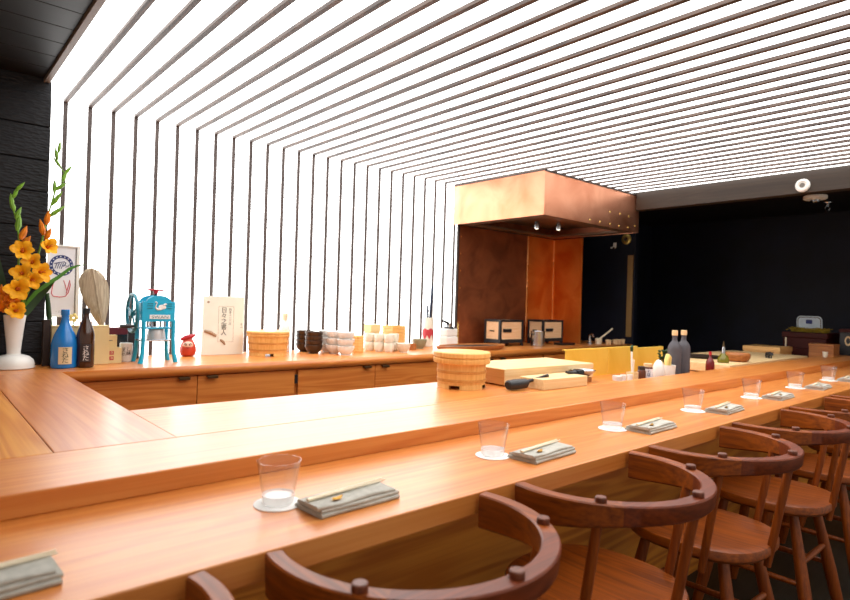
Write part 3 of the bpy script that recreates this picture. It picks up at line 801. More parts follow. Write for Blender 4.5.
MB().tube([(-.028,-.02,.488),(-.012,-.028,.40),(.006,-.026,.30),(.022,-.024,.22),(.031,-.016,.172),(.034,0,.08),(.036,0,0)], [.0012,.002,.0025,.003,.0035,.0035,.0035], 8).build('midrib', M['leaf_dry'], lf)

def masu(label, loc, s, h, stamp):
    t = thing('masu_box', label, 'box', loc, 0, 'small square sake boxes')
    m = MB(); w = .006
    m.box(-s,s,-s,-s+w,0,h,.001); m.box(-s,s,s-w,s,0,h,.001); m.box(-s,-s+w,-s+w,s-w,0,h,.001); m.box(s-w,s,-s+w,s-w,0,h,.001); m.box(-s+w,s-w,-s+w,s-w,0,.006)
    m.build('box_body', M['cream_board'], t)
    if stamp:
        for z in (.026, .054):
            b = MB().box(-.022,-.002,-s-.0008,-s,z-.010,z+.010).build('red_stamp', M['red_ink'], t, label='red stamp')
            lettering('lettering', '酒', .014, M['label_cream'], b, (-.012,-s-.0011,z), depth=.0003)
    else:
        MB().box(-.018,.004,-s-.0006,-s,h*.55,h*.62).build('ink_mark', M['grey_ink'], t)
    return t
masu('small pale square box with red stamps, left of the white cup', (.797, 3.372, TOP), .036, .078, True)
masu('smaller plain pale box stacked on the red stamped box', (.786, 3.374, TOP+.078), .026, .066, False)
t = thing('sake_cup', 'white straight cup with black brush writing left of the ice shaver', 'cup', (.868, 3.396, TOP), -.2)
MB().lathe([(0,0),(.028,0),(.030,.003),(.032,.097),(.0305,.099),(.029,.097),(.027,.006),(0,.006)], (0,0,0), 32).build('cup_body', M['white_ceramic'], t)
lettering('lettering', 'すし\n三昧', .024, M['ink'], t, (0,0,.055), depth=.0003, wrap=.0325, line=.9)
tag(MB().box(-.047,.047,-.028,.028,0,.138,.004).build('black_appliance_box', M['black_gloss'], None, (.852, 3.52, TOP)), 'black box behind the white cup', 'box')
tag(MB().box(-.047,.047,-.03,.03,0,.038,.002).build('maroon_box', M['maroon'], None, (.852, 3.52, TOP+.138)), 'flat maroon box lying on the black box', 'box')
tag(MB().box(-.030,.030,-.04,.04,0,.172,.003).build('tall_black_box', M['black'], None, (.935, 3.545, TOP)), 'taller black box standing behind the ice shaver wheel', 'box')

# ------------------------------------------------------------------ ice shaver
sh = thing('ice_shaver', 'teal hand cranked ice shaver with a red top handle', 'ice shaver', (.990, 3.32, TOP))
def S(x, y, z): return (x-.990, y-3.32, z-TOP)
# arched front and back plates
for yy in (3.258, 3.378):
    poly = [(.903,1.022),(1.069,1.022),(1.069,1.128),(1.052,1.128)]
    for k in range(13):
        a = PI*k/12; poly.append((.986+.062*math.cos(a), 1.126+.034*math.sin(a)))
    poly += [(.920,1.128),(.903,1.128)]
    MB().prism([(x-.990, z-TOP) for x, z in poly], -.006, .006, Matrix.Translation((0, yy-3.32, 0)) @ Matrix.Rotation(PI/2, 4, 'X'), .0015).build('arched_plate', M['teal'], sh)
for x in (.905, 1.067):
    MB().box(*[v for p in ((x-.005-.990, x+.005-.990),(3.264-3.32, 3.372-3.32),(1.03-TOP, 1.12-TOP)) for v in p], .001).build('side_plate', M['teal'], sh)
for x, sx in ((.915,-1),(1.065,1)):
    for y, sy in ((3.262,-1),(3.376,1)):
        MB().tube([S(x,y,1.03), S(x,y,.93), S(x+sx*.004,y+sy*.004,.85), S(x+sx*.014,y+sy*.010,TOP)], [.011,.010,.0105,.0125], 10).build('leg', M['teal'], sh)
MB().box(.905-.99, 1.075-.99, 3.262-3.32, 3.376-3.32, .917-TOP, .925-TOP, .002).build('tray_shelf', M['steel'], sh)
MB().box(.912-.99, 1.068-.99, 3.268-3.32, 3.372-3.32, .982-TOP, .990-TOP, .002).build('upper_shelf', M['teal'], sh)
MB().lathe([(0,0),(.047,0),(.048,.004),(.040,.052),(.038,.054),(0,.054)], S(.995,3.32,.925), 32).build('ice_bowl', M['bowl_steel'], sh)
for x in (.945,.968,1.010,1.030):
    MB().rod(S(x,3.30,.990), S(x,3.30,1.06), .006).build('guide_rod', M['steel'], sh)
MB().rod(S(.986,3.318,.992), S(.986,3.318,1.175), .008).build('spindle', M['black'], sh)
k_ = MB().lathe([(0,0),(.010,0),(.013,.010),(.012,.024),(0,.026)], S(.986,3.318,1.168), 16).build('red_knob', M['red_enamel'], sh, label='red turning handle')
MB().box(.945-.99,1.027-.99,-.009,.005,1.184-TOP,1.194-TOP,.003).build('handle_bar', M['red_enamel'], k_)
# big crank wheel on the left
def ring(cx, cy, cz, R, r, b, n=40): b.tube([(cx, cy+R*math.cos(2*PI*k/n), cz+R*math.sin(2*PI*k/n)) for k in range(n+1)], r, 8, False)
w = MB(); cx, cyy, cz = .868-.99, 3.30-3.32, 1.065-TOP
ring(cx, cyy, cz, .098, .0085, w)
for k in range(5):
    a = 2*PI*k/5+.3; w.rod((cx,cyy,cz), (cx,cyy+.098*math.cos(a),cz+.098*math.sin(a)), .005, .005, 8)
w.lathe([(0,-.012),(.016,-.012),(.016,.012),(0,.012)], (0,0,0), 16, Matrix.Translation((cx,cyy,cz)) @ Matrix.Rotation(PI/2,4,'Y'))
wh = w.build('crank_wheel', M['teal_dark'], sh)
MB().rod((cx,cyy,cz), (.905-.99,cyy,cz), .008).build('axle', M['steel'], wh)
MB().tube([(cx-.006,cyy-.07,cz-.065),(cx-.03,cyy-.07,cz-.065),(cx-.075,cyy-.07,cz-.065)], [.006,.011,.010], 12).build('grip', M['black'], wh, label='black crank grip')
# louvres, swan mark and lettering on the front plate
yp = 3.2515-3.32
for x0_, x1_ in ((-.062,-.034),(.038,.062)):
    for z in (1.092,1.105,1.117):
        MB().box(x0_, x1_, yp-.0012, yp+.002, z-TOP-.0025, z-TOP+.0025).build('louvre', M['teal_dark'], sh)
m = MB()
m.tube([(-.026,yp-.001,1.122-TOP),(-.020,yp-.001,1.127-TOP),(-.014,yp-.001,1.121-TOP),(-.020,yp-.001,1.108-TOP),(-.022,yp-.001,1.095-TOP),(-.010,yp-.001,1.087-TOP),(.008,yp-.001,1.087-TOP)], [.002,.003,.003,.003,.0045,.0055,.004], 8)
m.sphere((.012,yp-.0005,1.099-TOP), .020, (1,.12,.62), 8)
m.tube([(.018,yp-.002,1.110-TOP),(.030,yp-.002,1.116-TOP),(.036,yp-.002,1.113-TOP)], [.006,.004,.001], 8)
m.build('swan_mark', M['white_ink'], sh, label='white swan mark')
pl_ = MB().box(-.050, .054, yp-.0015, yp+.001, 1.036-TOP, 1.058-TOP, .001).build('name_strip', M['white_ink'], sh)
lettering('lettering', 'SWAN', .021, M['teal_dark'], pl_, (.002, yp-.0019, 1.046-TOP), depth=.0003, squash=1.4)

# red roly-poly doll
dl = thing('wooden_doll', 'small red roly-poly doll with a pale face and red cap', 'doll', (1.245, 3.545, TOP), -.35)
MB().lathe([(0,0),(.028,0),(.041,.010),(.047,.030),(.046,.052),(.038,.076),(.028,.095),(.015,.106),(0,.109)], (0,0,0), 32).build('body', M['doll_red'], dl)
MB().sphere((0,-.030,.068), .028, (1.05,.55,.8), 10).build('face', M['doll_face'], dl, label='pale face patch')
m = MB()
for sx in (-1,1): m.tube([(sx*.006,-.045,.072),(sx*.014,-.0445,.078),(sx*.022,-.040,.074)], .0022, 6); m.sphere((sx*.010,-.0445,.068), .003, (1,.5,1), 5)
m.tube([(-.008,-.0445,.055),(0,-.0465,.052),(.008,-.0445,.055)], .0015, 6)
m.build('features', M['ink'], dl)
MB().tube([(-.042,-.012,.098),(-.015,-.012,.112),(.02,-.01,.120),(.040,-.008,.130)], [.008,.014,.013,.006], 10).build('cap', M['red_enamel'], dl)

# cream calligraphy book on display
bk = thing('calligraphy_book', 'large cream book standing upright with vertical brush writing', 'book', (1.462, 3.56, TOP), -.06)
MB().box(-.127,.127,-.010,.012,0,.362,.002).build('cover', M['book_paper'], bk)
MB().box(-.124,.125,.0125,.028,.004,.358,.001).build('pages', M['paper'], bk)
lettering('lettering', '日\n々\n之\n書\n人', .038, M['ink'], bk, (.000,-.0104,.205), depth=.0003, line=.92)
lettering('lettering', '四\n季\n一\n二\n三\n月', .018, M['grey_ink'], bk, (.038,-.0104,.235), depth=.0003, line=1.0)
m = MB()
for x in (-.034,.060): m.box(x-.0008,x+.0008,-.0106,-.0100,.08,.30)
for z in (.08,.30): m.box(-.034,.060,-.0106,-.0100,z-.0008,z+.0008)
m.build('title_frame', M['tan_ink'], bk)
m = MB().tube([(-.118,-.0102,.150),(-.080,-.0102,.138),(-.045,-.0102,.118)], [.009,.011,.008], 8)
m.build('brush_branch', M['tan_ink'], bk)
MB().tube([(-.020,-.0102,.095),(.000,-.0102,.080),(.010,-.0102,.062)], [.006,.009,.005], 8).build('brush_leaf', M['tan_ink'], bk)
MB().sphere((-.098,-.0095,.325), .010, (1,.1,.8), 6).build('seal', M['tan_ink'], bk)
lettering('lettering', '久\nふ', .016, M['ink'], bk, (.112,-.0104,.18), depth=.0003)

# ------------------------------------------------------------------ round tubs
def tub(label, loc, r0, r1, h, lid_r, lid_h, rz, batten=True):
    t = thing('wooden_rice_tub', label, 'tub', loc, rz, 'lidded round wooden tubs')
    foot = .016
    m = MB(); m.lathe([(0,foot),(r0-.012,foot),(r0-.001,foot),(r0,foot+.003),(r1,h),(r1-.012,h),(r0-.012,foot+.012),(0,foot+.012)], (0,0,0), 48)
    m.build('tub_body', M['tub_wood'], t)
    m = MB()
    for k in range(4):
        a = k*PI/2+.35
        m.lathe([(r0-.014,0),(r0,0),(r0,foot+.002),(r0-.014,foot+.002),(r0-.014,0)], (0,0,0), 14, None, a, a+PI/2-.45)
    m.build('foot_ring', M['tub_wood'], t)
    for f in (.22, .62):
        r = r0+(r1-r0)*f; z = foot+(h-foot)*f
        MB().lathe([(r-.002,z-.006),(r+.0025,z-.006),(r+.003,z+.006),(r-.002,z+.006),(r-.002,z-.006)], (0,0,0), 48).build('hoop', M['tub_band'], t)
    l = MB().lathe([(0,h),(lid_r-.01,h),(lid_r-.002,h+.001),(lid_r,h+.004),(lid_r,h+lid_h*.42),(lid_r-.004,h+lid_h*.45),(lid_r-.003,h+lid_h*.55),(lid_r+.001,h+lid_h*.6),(lid_r+.001,h+lid_h-.004),(lid_r-.004,h+lid_h),(0,h+lid_h)], (0,0,0), 48).build('lid', M['tub_wood'], t)
    if batten: MB().box(-lid_r*.72,lid_r*.72,-.016,.016,h+lid_h,h+lid_h+.010,.002).build('batten', M['tub_band'], l)
    return t
tub('lidded wooden tub on the back worktop left of the dark bowls', (1.702, 3.430, TOP), .116, .126, .118, .133, .036, -.5, False)
tub('lidded wooden tub in front on the bar beside the cutting block', (1.815, 1.812, TOP), .104, .107, .106, .124, .050, -1.2, False)
t = thing('wine_carafe', 'slim white bottle with a wooden stopper behind the wooden tub', 'bottle', (1.905, 3.600, TOP))
MB().lathe([(0,0),(.034,0),(.036,.004),(.037,.15),(.030,.185),(.018,.205),(.017,.215),(0,.215)], (0,0,0), 28).build('bottle_body', M['white_ceramic'], t)
MB().lathe([(0,.215),(.019,.215),(.020,.22),(.020,.258),(.017,.26),(0,.26)], (0,0,0), 20).build('stopper', M['bamboo'], t)

# ------------------------------------------------------------------ bowls, cups, plates
def bowl_proto(name, r, h, mat):
    return MB().lathe([(0,.004),(r*.42,.004),(r*.44,0),(r*.52,0),(r*.52,.006),(r*.80,h*.35),(r*.96,h*.72),(r,h-.001),(r*.985,h),(r*.955,h-.002),(r*.90,h*.70),(r*.72,h*.38),(r*.4,.013),(0,.012)], (0,0,0), 36).build(name, mat)
def stack(proto, spots, r, pitch, n, where, cat, group, adj):
    names = ['lowest', 'second', 'third', 'fourth', 'fifth', 'sixth', 'seventh', 'eighth']
    first = True
    for (x, y), wh_ in zip(spots, where):
        for k in range(n):
            o = proto if first else proto.copy()
            if not first: COL.objects.link(o)
            first = False
            o.location = (x, y, TOP+k*pitch); o.rotation_euler = (0,0,random.uniform(0,6))
            pos = 'topmost' if k == n-1 else ('lowest' if k == 0 else names[k]+' from bottom')
            tag(o, f'{pos} {adj} in the {wh_}', cat, group)
stack(bowl_proto('dark_bowl', .060, .058, M['dark_bowl']), [(2.027,3.421),(2.040,3.570)], .0555, .029, 4, ['front dark stack', 'rear dark stack'], 'bowl', 'stacked dark brown bowls', 'dark brown bowl')
stack(bowl_proto('white_bowl', .058, .060, M['white_ceramic']), [(2.160,3.238),(2.147,3.360),(2.170,3.485)], .058, .045, 3, ['front white stack', 'middle white stack', 'rear white stack'], 'bowl', 'stacked white bowls', 'white bowl')
m = MB()
pr = [(0,0),(.038,0)]
for k in range(6): z = .019*k; pr += [(.038,z+.001),(.040,z+.004),(.040,z+.015),(.038,z+.018)]
pr += [(.037,.115),(0,.115)]
tag(m.lathe(pr, (0,0,0), 32).build('bamboo_canister', M['tub_wood'], None, (2.362, 3.388, TOP)), 'ribbed pale wooden canister right of the white bowls', 'canister')

def cup_proto():
    return MB().lathe([(0,.003),(.022,.003),(.024,0),(.027,0),(.031,.006),(.0355,.03),(.0365,.064),(.0355,.066),(.034,.064),(.033,.03),(.026,.010),(0,.008)], (0,0,0), 32).build('tea_cup', M['cream_ceramic'])
cp = cup_proto(); first = True
for (x, y), nn, wh_ in (((2.508,3.455),2,'leftmost stack of two'), ((2.535,3.372),2,'second stack of two from the left'), ((2.562,3.292),2,'third stack of two from the left'), ((2.650,3.350),2,'rightmost stack of two')):
    for k in range(nn):
        o = cp if first else cp.copy()
        if not first: COL.objects.link(o)
        first = False
        o.location = (x, y, TOP+.0605*k)
        tag(o, f'{"upper" if k else "lower"} cream tea cup of the {wh_}', 'cup', 'cream tea cups on the worktop')
wc = bowl_proto('wide_cream_cup', .052, .066, M['cream_ceramic']); wc.location = (2.648, 3.236, TOP)
tag(wc, 'wide cream cup standing alone right of the stacked tea cups', 'cup')
sp = MB()
s_ = .064
sp.box(-s_,s_,-s_,-s_+.006,0,.024,.001); sp.box(-s_,s_,s_-.006,s_,0,.024,.001); sp.box(-s_,-s_+.006,-s_+.006,s_-.006,0,.024,.001); sp.box(s_-.006,s_,-s_+.006,s_-.006,0,.024,.001); sp.box(-s_+.004,s_-.004,-s_+.004,s_-.004,.003,.010)
sp = sp.build('square_wooden_tray', M['tub_wood']); 
for k in range(7):
    o = sp if k == 0 else sp.copy()
    if k: COL.objects.link(o)
    o.location = (2.79+.001*(k % 2), 3.53, TOP+.0255*k); o.rotation_euler = (0,0,.02*math.sin(k*2.3))
    tag(o, ['lowest','second from bottom','third from bottom','middle','third from top','second from top','topmost'][k]+' square wooden tray of the stack behind the cups', 'tray', 'stacked square wooden trays')
m = MB(); s_ = .042
m.box(-s_,s_,-s_,s_,0,.13,.002); m.box(-s_-.003,s_+.003,-s_-.003,s_+.003,.13,.186,.003)
tag(m.build('bamboo_steamer_box', M['cream_board'], None, (2.610, 3.565, TOP)), 'tan lidded box behind the cream cups, left of the tray stack', 'box')
b1 = bowl_proto('green_bowl', .052, .060, M['green_ceramic']); b1.location = (3.075, 3.575, TOP+.0)
tag(b1, 'grey-green bowl at the back, beside the red and white jug', 'bowl')
b2 = bowl_proto('green_bowl', .056, .075, M['green_ceramic']); b2.location = (2.990, 3.455, TOP)
tag(b2, 'grey-green bowl in front of the red and white jug', 'bowl')
tag(MB().lathe([(0,0),(.022,0),(.025,.004),(.026,.044),(.024,.046),(.022,.044),(.020,.006),(0,.006)], (0,0,0), 24).build('small_wooden_cup', M['mid_brown'], None, (2.862, 3.385, TOP)), 'small brown wooden cup left of the grey-green bowls', 'cup')

# red and white jug with utensils
jg = thing('utensil_jug', 'white jug with a dripping red glaze band', 'jug', (3.190, 3.585, TOP))
MB().lathe([(0,0),(.040,0),(.044,.004),(.046,.02),(.047,.16),(.044,.20),(.040,.235),(.038,.237),(.036,.235),(.040,.19),(.040,.02),(0,.012)], (0,0,0), 32).build('jug_body', M['cream_ceramic'], jg)
verts, faces = [], []
for k in range(48):
    a = 2*PI*k/48
    lo = .075+.018*math.sin(a*7)+.008*math.sin(a*3+1)
    for z in (lo, .145+.006*math.sin(a*6)): verts.append((.0478*math.cos(a), .0478*math.sin(a), z))
for k in range(48): j = (k+1) % 48; faces.append((2*k, 2*j, 2*j+1, 2*k+1))
m = MB(); m._add(verts, faces); m.build('red_band', M['red_ink'], jg, label='red dripping band')
for p, q, r, lb in (((.006,.0,.02),(-.022,-.01,.34),.009,'dark utensil handle in the jug, left one'), ((.0,.006,.02),(.000,.012,.31),.010,'short dark utensil handle in the jug, middle one'), ((-.004,-.004,.02),(.034,.0,.50),.011,'long blue utensil handle in the jug, right one')):
    d = Vector(q)-Vector(p)
    tag(MB().tube([(0,0,0), tuple(d*.55), tuple(d*.95+Vector((0,0,0))), tuple(d)], [r*.6, r*.75, r, r*.7], 8).build('kitchen_utensil', M['blue_utensil'], None, (3.190+p[0], 3.585+p[1], TOP+p[2])), lb, 'utensil', 'utensils in the jug')

# white dispenser with black lever
ap = thing('water_dispenser', 'white dispenser with a black lever beside the copper wall', 'dispenser', (3.375, 3.535, TOP))
MB().box(-.066,.066,-.05,.05,0,.085,.010).build('base', M['white_paint'], ap)
MB().box(-.062,.062,-.046,.046,.086,.150,.010).build('tank', M['white_paint'], ap)
MB().lathe([(0,.15),(.05,.15),(.05,.156),(.035,.166),(0,.170)], (0,0,0), 24).build('lid', M['black'], ap)
MB().tube([(.0,0,.165),(-.03,-.02,.195),(-.095,-.03,.215)], [.014,.012,.009], 10).build('lever', M['black'], ap)
MB().rod((-.02,-.03,.150),(-.02,-.03,.195),.009).build('lever_post', M['steel'], ap)
m = MB()
m.tube([(.0745+.004*math.cos(k*PI/3), -.035+.004*math.sin(k*PI/3), .006+.0042*k) for k in range(46)], .0045, 6)
m.build('coiled_cord', M['brass_round'], ap, label='yellow coiled cord')

tr = thing('oval_wooden_tray', 'long oval wooden tray with a dark centre on the back worktop', 'tray', (3.33, 3.215, TOP))
Ov = Matrix.Diagonal((1.62, .58, 1, 1))
MB().lathe([(0,0),(.195,0),(.214,.010),(.226,.034),(.220,.038),(.210,.034),(.195,.020),(0,.018)], (0,0,0), 64, Ov).build('tray_body', M['mid_brown'], tr)
MB().lathe([(0,.0185),(.180,.0205),(.186,.026),(.180,.030),(0,.030)], (0,0,0), 56, Ov).build('dark_mat', M['dark_brown'], tr)

# framed wooden boxes in the copper corner
def frame_box(label, x0, x1, y0, y1):
    z0, z1 = .840, 1.032
    t = thing('framed_box', label, 'box', ((x0+x1)/2, (y0+y1)/2, TOP), 0, 'black framed boxes in the copper corner')
    cx, cy = (x0+x1)/2, (y0+y1)/2; w, d = (x1-x0)/2, (y1-y0)/2
    zb_, zt_ = z0-TOP, z1-TOP; f = .022
    MB().box(-w+.006,w-.006,-d+.006,d-.006,zb_+.004,zt_-.004).build('box_body', M['box_front'], t)
    m = MB()
    for sx in (-1,1):
        for sy in (-1,1):
            m.box(min(sx*w,sx*(w-f)),max(sx*w,sx*(w-f)),min(sy*d,sy*(d-f)),max(sy*d,sy*(d-f)),0,zt_,.002)
    for z_ in ((zb_-.01,zb_+f),(zt_-f*.8,zt_)):
        for sy in (-1,1): m.box(-w+f,w-f,min(sy*d,sy*(d-f)),max(sy*d,sy*(d-f)),z_[0],z_[1],.002)
        for sx in (-1,1): m.box(min(sx*w,sx*(w-f)),max(sx*w,sx*(w-f)),-d+f,d-f,z_[0],z_[1],.002)
    m.build('black_frame', M['black'], t)
    zc_ = (zb_+zt_)/2
    MB().box(-w*.72,-w*.05,-d-.004,-d+.008,zc_-.012,zc_+.018,.002).build('slot_handle', M['black'], t)
    MB().box(-w-.001,-w+.008,-.02,.03,zc_-.008,zc_+.002,.002).build('catch', M['bronze'], t)
frame_box('left black framed box with pale panels against the copper wall', 3.822, 4.135, 3.36, 3.548)
frame_box('right black framed box with pale panels, behind the steel pot', 4.424, 4.735, 3.36, 3.548)
pt = thing('steel_pot', 'tall polished steel pot in front of the framed boxes', 'pot', (4.215, 3.26, TOP))
MB().lathe([(0,0),(.058,0),(.062,.004),(.062,.128),(.065,.131),(.065,.135),(.060,.134),(.058,.128),(.056,.01),(0,.008)], (0,0,0), 36).build('pot_body', M['steel'], pt)
for sx in (-1,1): MB().tube([(sx*.060,0,.105),(sx*.085,-.01,.11),(sx*.085,.01,.11),(sx*.060,.012,.105)], .004, 8).build('pot_handle', M['black'], pt)
tag(MB().box(-.10,.10,-.05,.05,0,.022,.003).build('black_burner', M['black_gloss'], None, (4.62, 3.26, TOP)), 'flat black burner right of the steel pot', 'burner')

# tap, ladle and little cups before the black partition
fc = thing('tap', 'chrome tap at the dark end of the back worktop', 'tap', (5.02, 3.25, TOP))
MB().lathe([(0,0),(.03,0),(.03,.01),(.018,.016),(.016,.05),(0,.05)], (0,0,0), 20).build('tap_base', M['steel'], fc)
MB().tube([(0,0,.04),(.0,0,.085),(-.02,-.03,.105),(-.05,-.07,.098),(-.058,-.082,.075)], [.012,.012,.011,.010,.010], 12).build('spout', M['steel'], fc)
MB().tube([(0,0,.07),(.05,.0,.09),(.07,0,.092)], [.008,.006,.008], 8).build('tap_lever', M['steel'], fc)
lad = thing('bamboo_ladle', 'bamboo ladle with its handle raised beside the tap', 'ladle', (5.13, 3.22, TOP))
MB().lathe([(0,0),(.032,0),(.034,.004),(.034,.055),(.031,.055),(.030,.006),(0,.006)], (0,0,0), 24).build('ladle_cup', M['bamboo'], lad)
MB().tube([(-.02,0,.035),(.09,-.02,.095),(.20,-.03,.150)], [.007,.008,.009], 8).build('ladle_handle', M['bamboo'], lad)
lc0 = None
for k, (x, y, r) in enumerate(((5.135,3.112,.030),(5.255,3.112,.027),(5.325,3.112,.027),(5.395,3.112,.024))):
    c = MB().lathe([(0,0),(r*.8,0),(r*.85,.003),(r,.048),(r*.93,.049),(r*.78,.006),(0,.006)], (0,0,0), 20).build('little_cup', M['cork'], None, (x, y, TOP))
    tag(c, ['first','second','third','fourth'][k]+' of four little pale cups in a row below the hanging rule, from the left', 'cup', 'little pale cups by the partition')
tag(MB().box(-.012,.0,-.028,.028,0,.83,.001).build('bamboo_rule', M['bamboo_dark'], None, (5.499, 3.105, .875)), 'long bamboo rule hanging on the black partition', 'rule')
t = thing('brass_gong', 'round brass disc hanging on the black partition under the hood', 'disc', (5.499, 3.158, 1.872))
Ry = Matrix.Rotation(-PI/2, 4, 'Y')
MB().lathe([(0,0),(.052,0),(.055,.006),(.052,.014),(.036,.018),(.034,.014),(0,.014)], (0,0,0), 32, Ry).build('rim', M['brass_round'], t)
MB().lathe([(0,.014),(.018,.014),(.016,.026),(0,.028)], (0,0,0), 20, Ry).build('boss', M['dark_brown'], t)
t = thing('coat_hook', 'small white hook on the black partition left of the brass disc', 'hook', (5.499, 3.29, 1.78))
MB().box(-.006,0,-.018,.018,.02,.065,.002).build('plate', M['white_paint'], t)
m = MB()
for sy in (-1,1): m.tube([(-.004,sy*.008,.035),(-.02,sy*.018,.012),(-.034,sy*.024,.004),(-.034,sy*.024,.018)], .004, 8)
m.build('prong', M['white_paint'], t)

# ------------------------------------------------------------------ on the bar and chef's work surface
WS = .740
cb = thing('cutting_block', 'thick pale cutting block on the bar beside the tub', 'cutting block', (1.985, 1.71, TOP), -.045)
MB().box(0,.655,0,.315,.006,.078,.003).build('block', M['hinoki'], cb)
MB().box(-.003,.001,.003,.312,.009,.075,.001).build('end_grain', M['end_wood'], cb, label='brown end grain')
for x in (.06,.60): MB().box(x-.015,x+.015,.01,.305,0,.006).build('batten_foot', M['hinoki_y'], cb)
tag(MB().box(0,.315,0,.135,0,.047,.003).build('small_cutting_board', M['hinoki'], None, (2.05, 1.548, TOP), -.04), 'smaller pale board in front of the thick cutting block', 'cutting board')
hd = thing('black_grater', 'black thick-handled tool leaning on the smaller board', 'tool', (1.965, 1.615, TOP))
MB().tube([(-.060,.012,.024),(-.054,.012,.024),(-.015,.008,.024),(.045,0,.026),(.058,0,.030)], [.014,.020,.023,.021,.013], 16).build('handle', M['black'], hd)
MB().tube([(.055,0,.032),(.12,-.012,.044),(.175,-.022,.056)], [.008,.007,.006], 10).build('shaft', M['black'], hd)
MB().lathe([(.0,0),(.013,0),(.013,.007),(0,.007)], (.165,-.020,.050), 12).build('collar', M['bronze'], hd)

sc_ = thing('metal_scoop', 'dark metal scoop with a black grip resting at the block end', 'scoop', (2.46, 1.625, TOP+.0))
MB().box(-.115,.05,-.02,.06,0,.022,.003).build('stand', M['mid_brown'], sc_)
MB().tube([(-.15,-.01,.058),(-.10,-.01,.050),(-.04,-.005,.048)], [.006,.009,.012], 10).build('grip', M['black'], sc_)
MB().lathe([(0,.022),(.022,.022),(.028,.030),(.028,.058),(.024,.064),(0,.066)], (-.045,-.005,0), 18).build('knob', M['black_gloss'], sc_)
MB().lathe([(0,.024),(.03,.026),(.055,.044),(.062,.056),(.058,.056),(.030,.030),(0,.028)], (.030,.02,0), 24).build('dish', M['steel'], sc_)

def brass_screen(label, x0, x1, y0, y1, h):
    t = thing('brass_screen', label, 'screen', ((x0+x1)/2, y0, WS), 0, 'brass screens behind the bar')
    w = (x1-x0)/2; d = y1-y0; k = .004
    MB().box(-w,w,0,k,0,h,.001).build('front_sheet', M['brass'], t)
    MB().box(-w,w,k,d,h-k,h,.0005).build('top_flange', M['brass'], t)
    MB().box(-w,w,k,d,0,k,.0005).build('foot_flange', M['brass'], t)
brass_screen('low yellow brass screen behind the cutting block', 2.89, 3.350, 2.03, 2.055, .172)
brass_screen('middle yellow brass screen, behind the square wooden cup', 3.356, 3.715, 2.03, 2.055, .172)
brass_screen('rightmost yellow brass screen, behind the grey bottles', 3.745, 4.14, 2.06, 2.085, .155)

t = thing('skewer_cup', 'small square wooden cup holding a white brush', 'cup', (2.935, 1.63, WS))
m = MB(); s_ = .023
for a in ((-s_,s_,-s_,-s_+.004),(-s_,s_,s_-.004,s_),(-s_,-s_+.004,-s_+.004,s_-.004),(s_-.004,s_,-s_+.004,s_-.004)): m.box(*a,0,.085,.001)
m.box(-s_+.003,s_-.003,-s_+.003,s_-.003,0,.006); m.build('cup_body', M['hinoki'], t)
for p, q, mt, lb in (((-.008,-.006,.008),(-.012,.0,.195),'white_ink','white brush standing in the small wooden cup'), ((.009,.006,.008),(.020,.004,.150),'bamboo','bamboo stick standing in the small wooden cup')):
    br = thing('kitchen_brush', lb, 'brush', (2.935+p[0], 1.63+p[1], WS+p[2]))
    d = Vector(q)-Vector(p)
    MB().tube([(0,0,0), tuple(d*.85), tuple(d)], [.004,.0055,.0055], 8).build('brush_handle', M[mt], br)
    if mt == 'white_ink': MB().tube([tuple(d*1.001), tuple(d*1.12), tuple(d*1.17+Vector((.008,0,0)))], [.007,.009,.005], 8).build('bristle', M['green_dark'], br)
j = thing('spice_jar', 'small dark amber jar right of the square wooden cup', 'jar', (3.015, 1.62, WS))
MB().lathe([(0,0),(.021,0),(.023,.004),(.023,.085),(.018,.094),(0,.094)], (0,0,0), 24).build('jar_body', M['amber'], j)
MB().lathe([(0,.094),(.020,.094),(.020,.110),(.018,.112),(0,.112)], (0,0,0), 20).build('jar_lid', M['dark_brown'], j)
j = thing('spice_jar', 'labelled jar with a cork top left of the egg cups', 'jar', (3.085, 1.62, WS), -.9)
MB().lathe([(0,0),(.024,0),(.026,.004),(.026,.100),(.022,.106),(0,.106)], (0,0,0), 24).build('jar_body', M['amber'], j)
MB().lathe([(0,.106),(.023,.106),(.024,.122),(.022,.124),(0,.124)], (0,0,0), 20).build('jar_lid', M['cork'], j)
lb = MB().lathe([(.0265,.045),(.0272,.045),(.0272,.096),(.0265,.096)], (0,0,0), 18, None, -PI/2-1.0, -PI/2+1.0).build('jar_label', M['paper'], j)
lettering('lettering', '七\n味', .022, M['navy_ink'], lb, (0,0,.071), depth=.0003, wrap=.0276, line=.9)
e1 = thing('egg_pot', 'white egg-shaped pot left of the ribbed white cup', 'pot', (3.205, 1.62, WS))
MB().lathe([(0,0),(.018,0),(.024,.006),(.033,.045),(.0335,.075),(.030,.100),(.024,.118),(.012,.136),(0,.142)], (0,0,0), 28).build('pot_body', M['white_ceramic'], e1)
MB().tube([(.012,-.004,.126),(.030,-.006,.118),(.046,-.004,.095)], [.010,.009,.003], 8).build('leaf_tip', M['lemon'], e1)
e2 = thing('ribbed_cup', 'ribbed white cup holding yellow peel before the grey bottles', 'cup', (3.318, 1.618, WS))
m = MB(); n = 40; verts, faces = [], []
prof = [(.026,0),(.032,.01),(.036,.05),(.040,.105),(.036,.105),(.032,.02)]
for r, z in prof:
    for k in range(n): a = 2*PI*k/n; q = r*(1+.02*(1 if k % 2 else -1)); verts.append((q*math.cos(a), q*math.sin(a), z))
for j_ in range(len(prof)-1):
    for k in range(n): faces.append((j_*n+k, j_*n+(k+1) % n, (j_+1)*n+(k+1) % n, (j_+1)*n+k))
faces.append(tuple(range(n-1,-1,-1))); faces.append(tuple(range((len(prof)-1)*n, len(prof)*n)))
m._add(verts, faces); m.build('cup_body', M['white_ceramic'], e2)
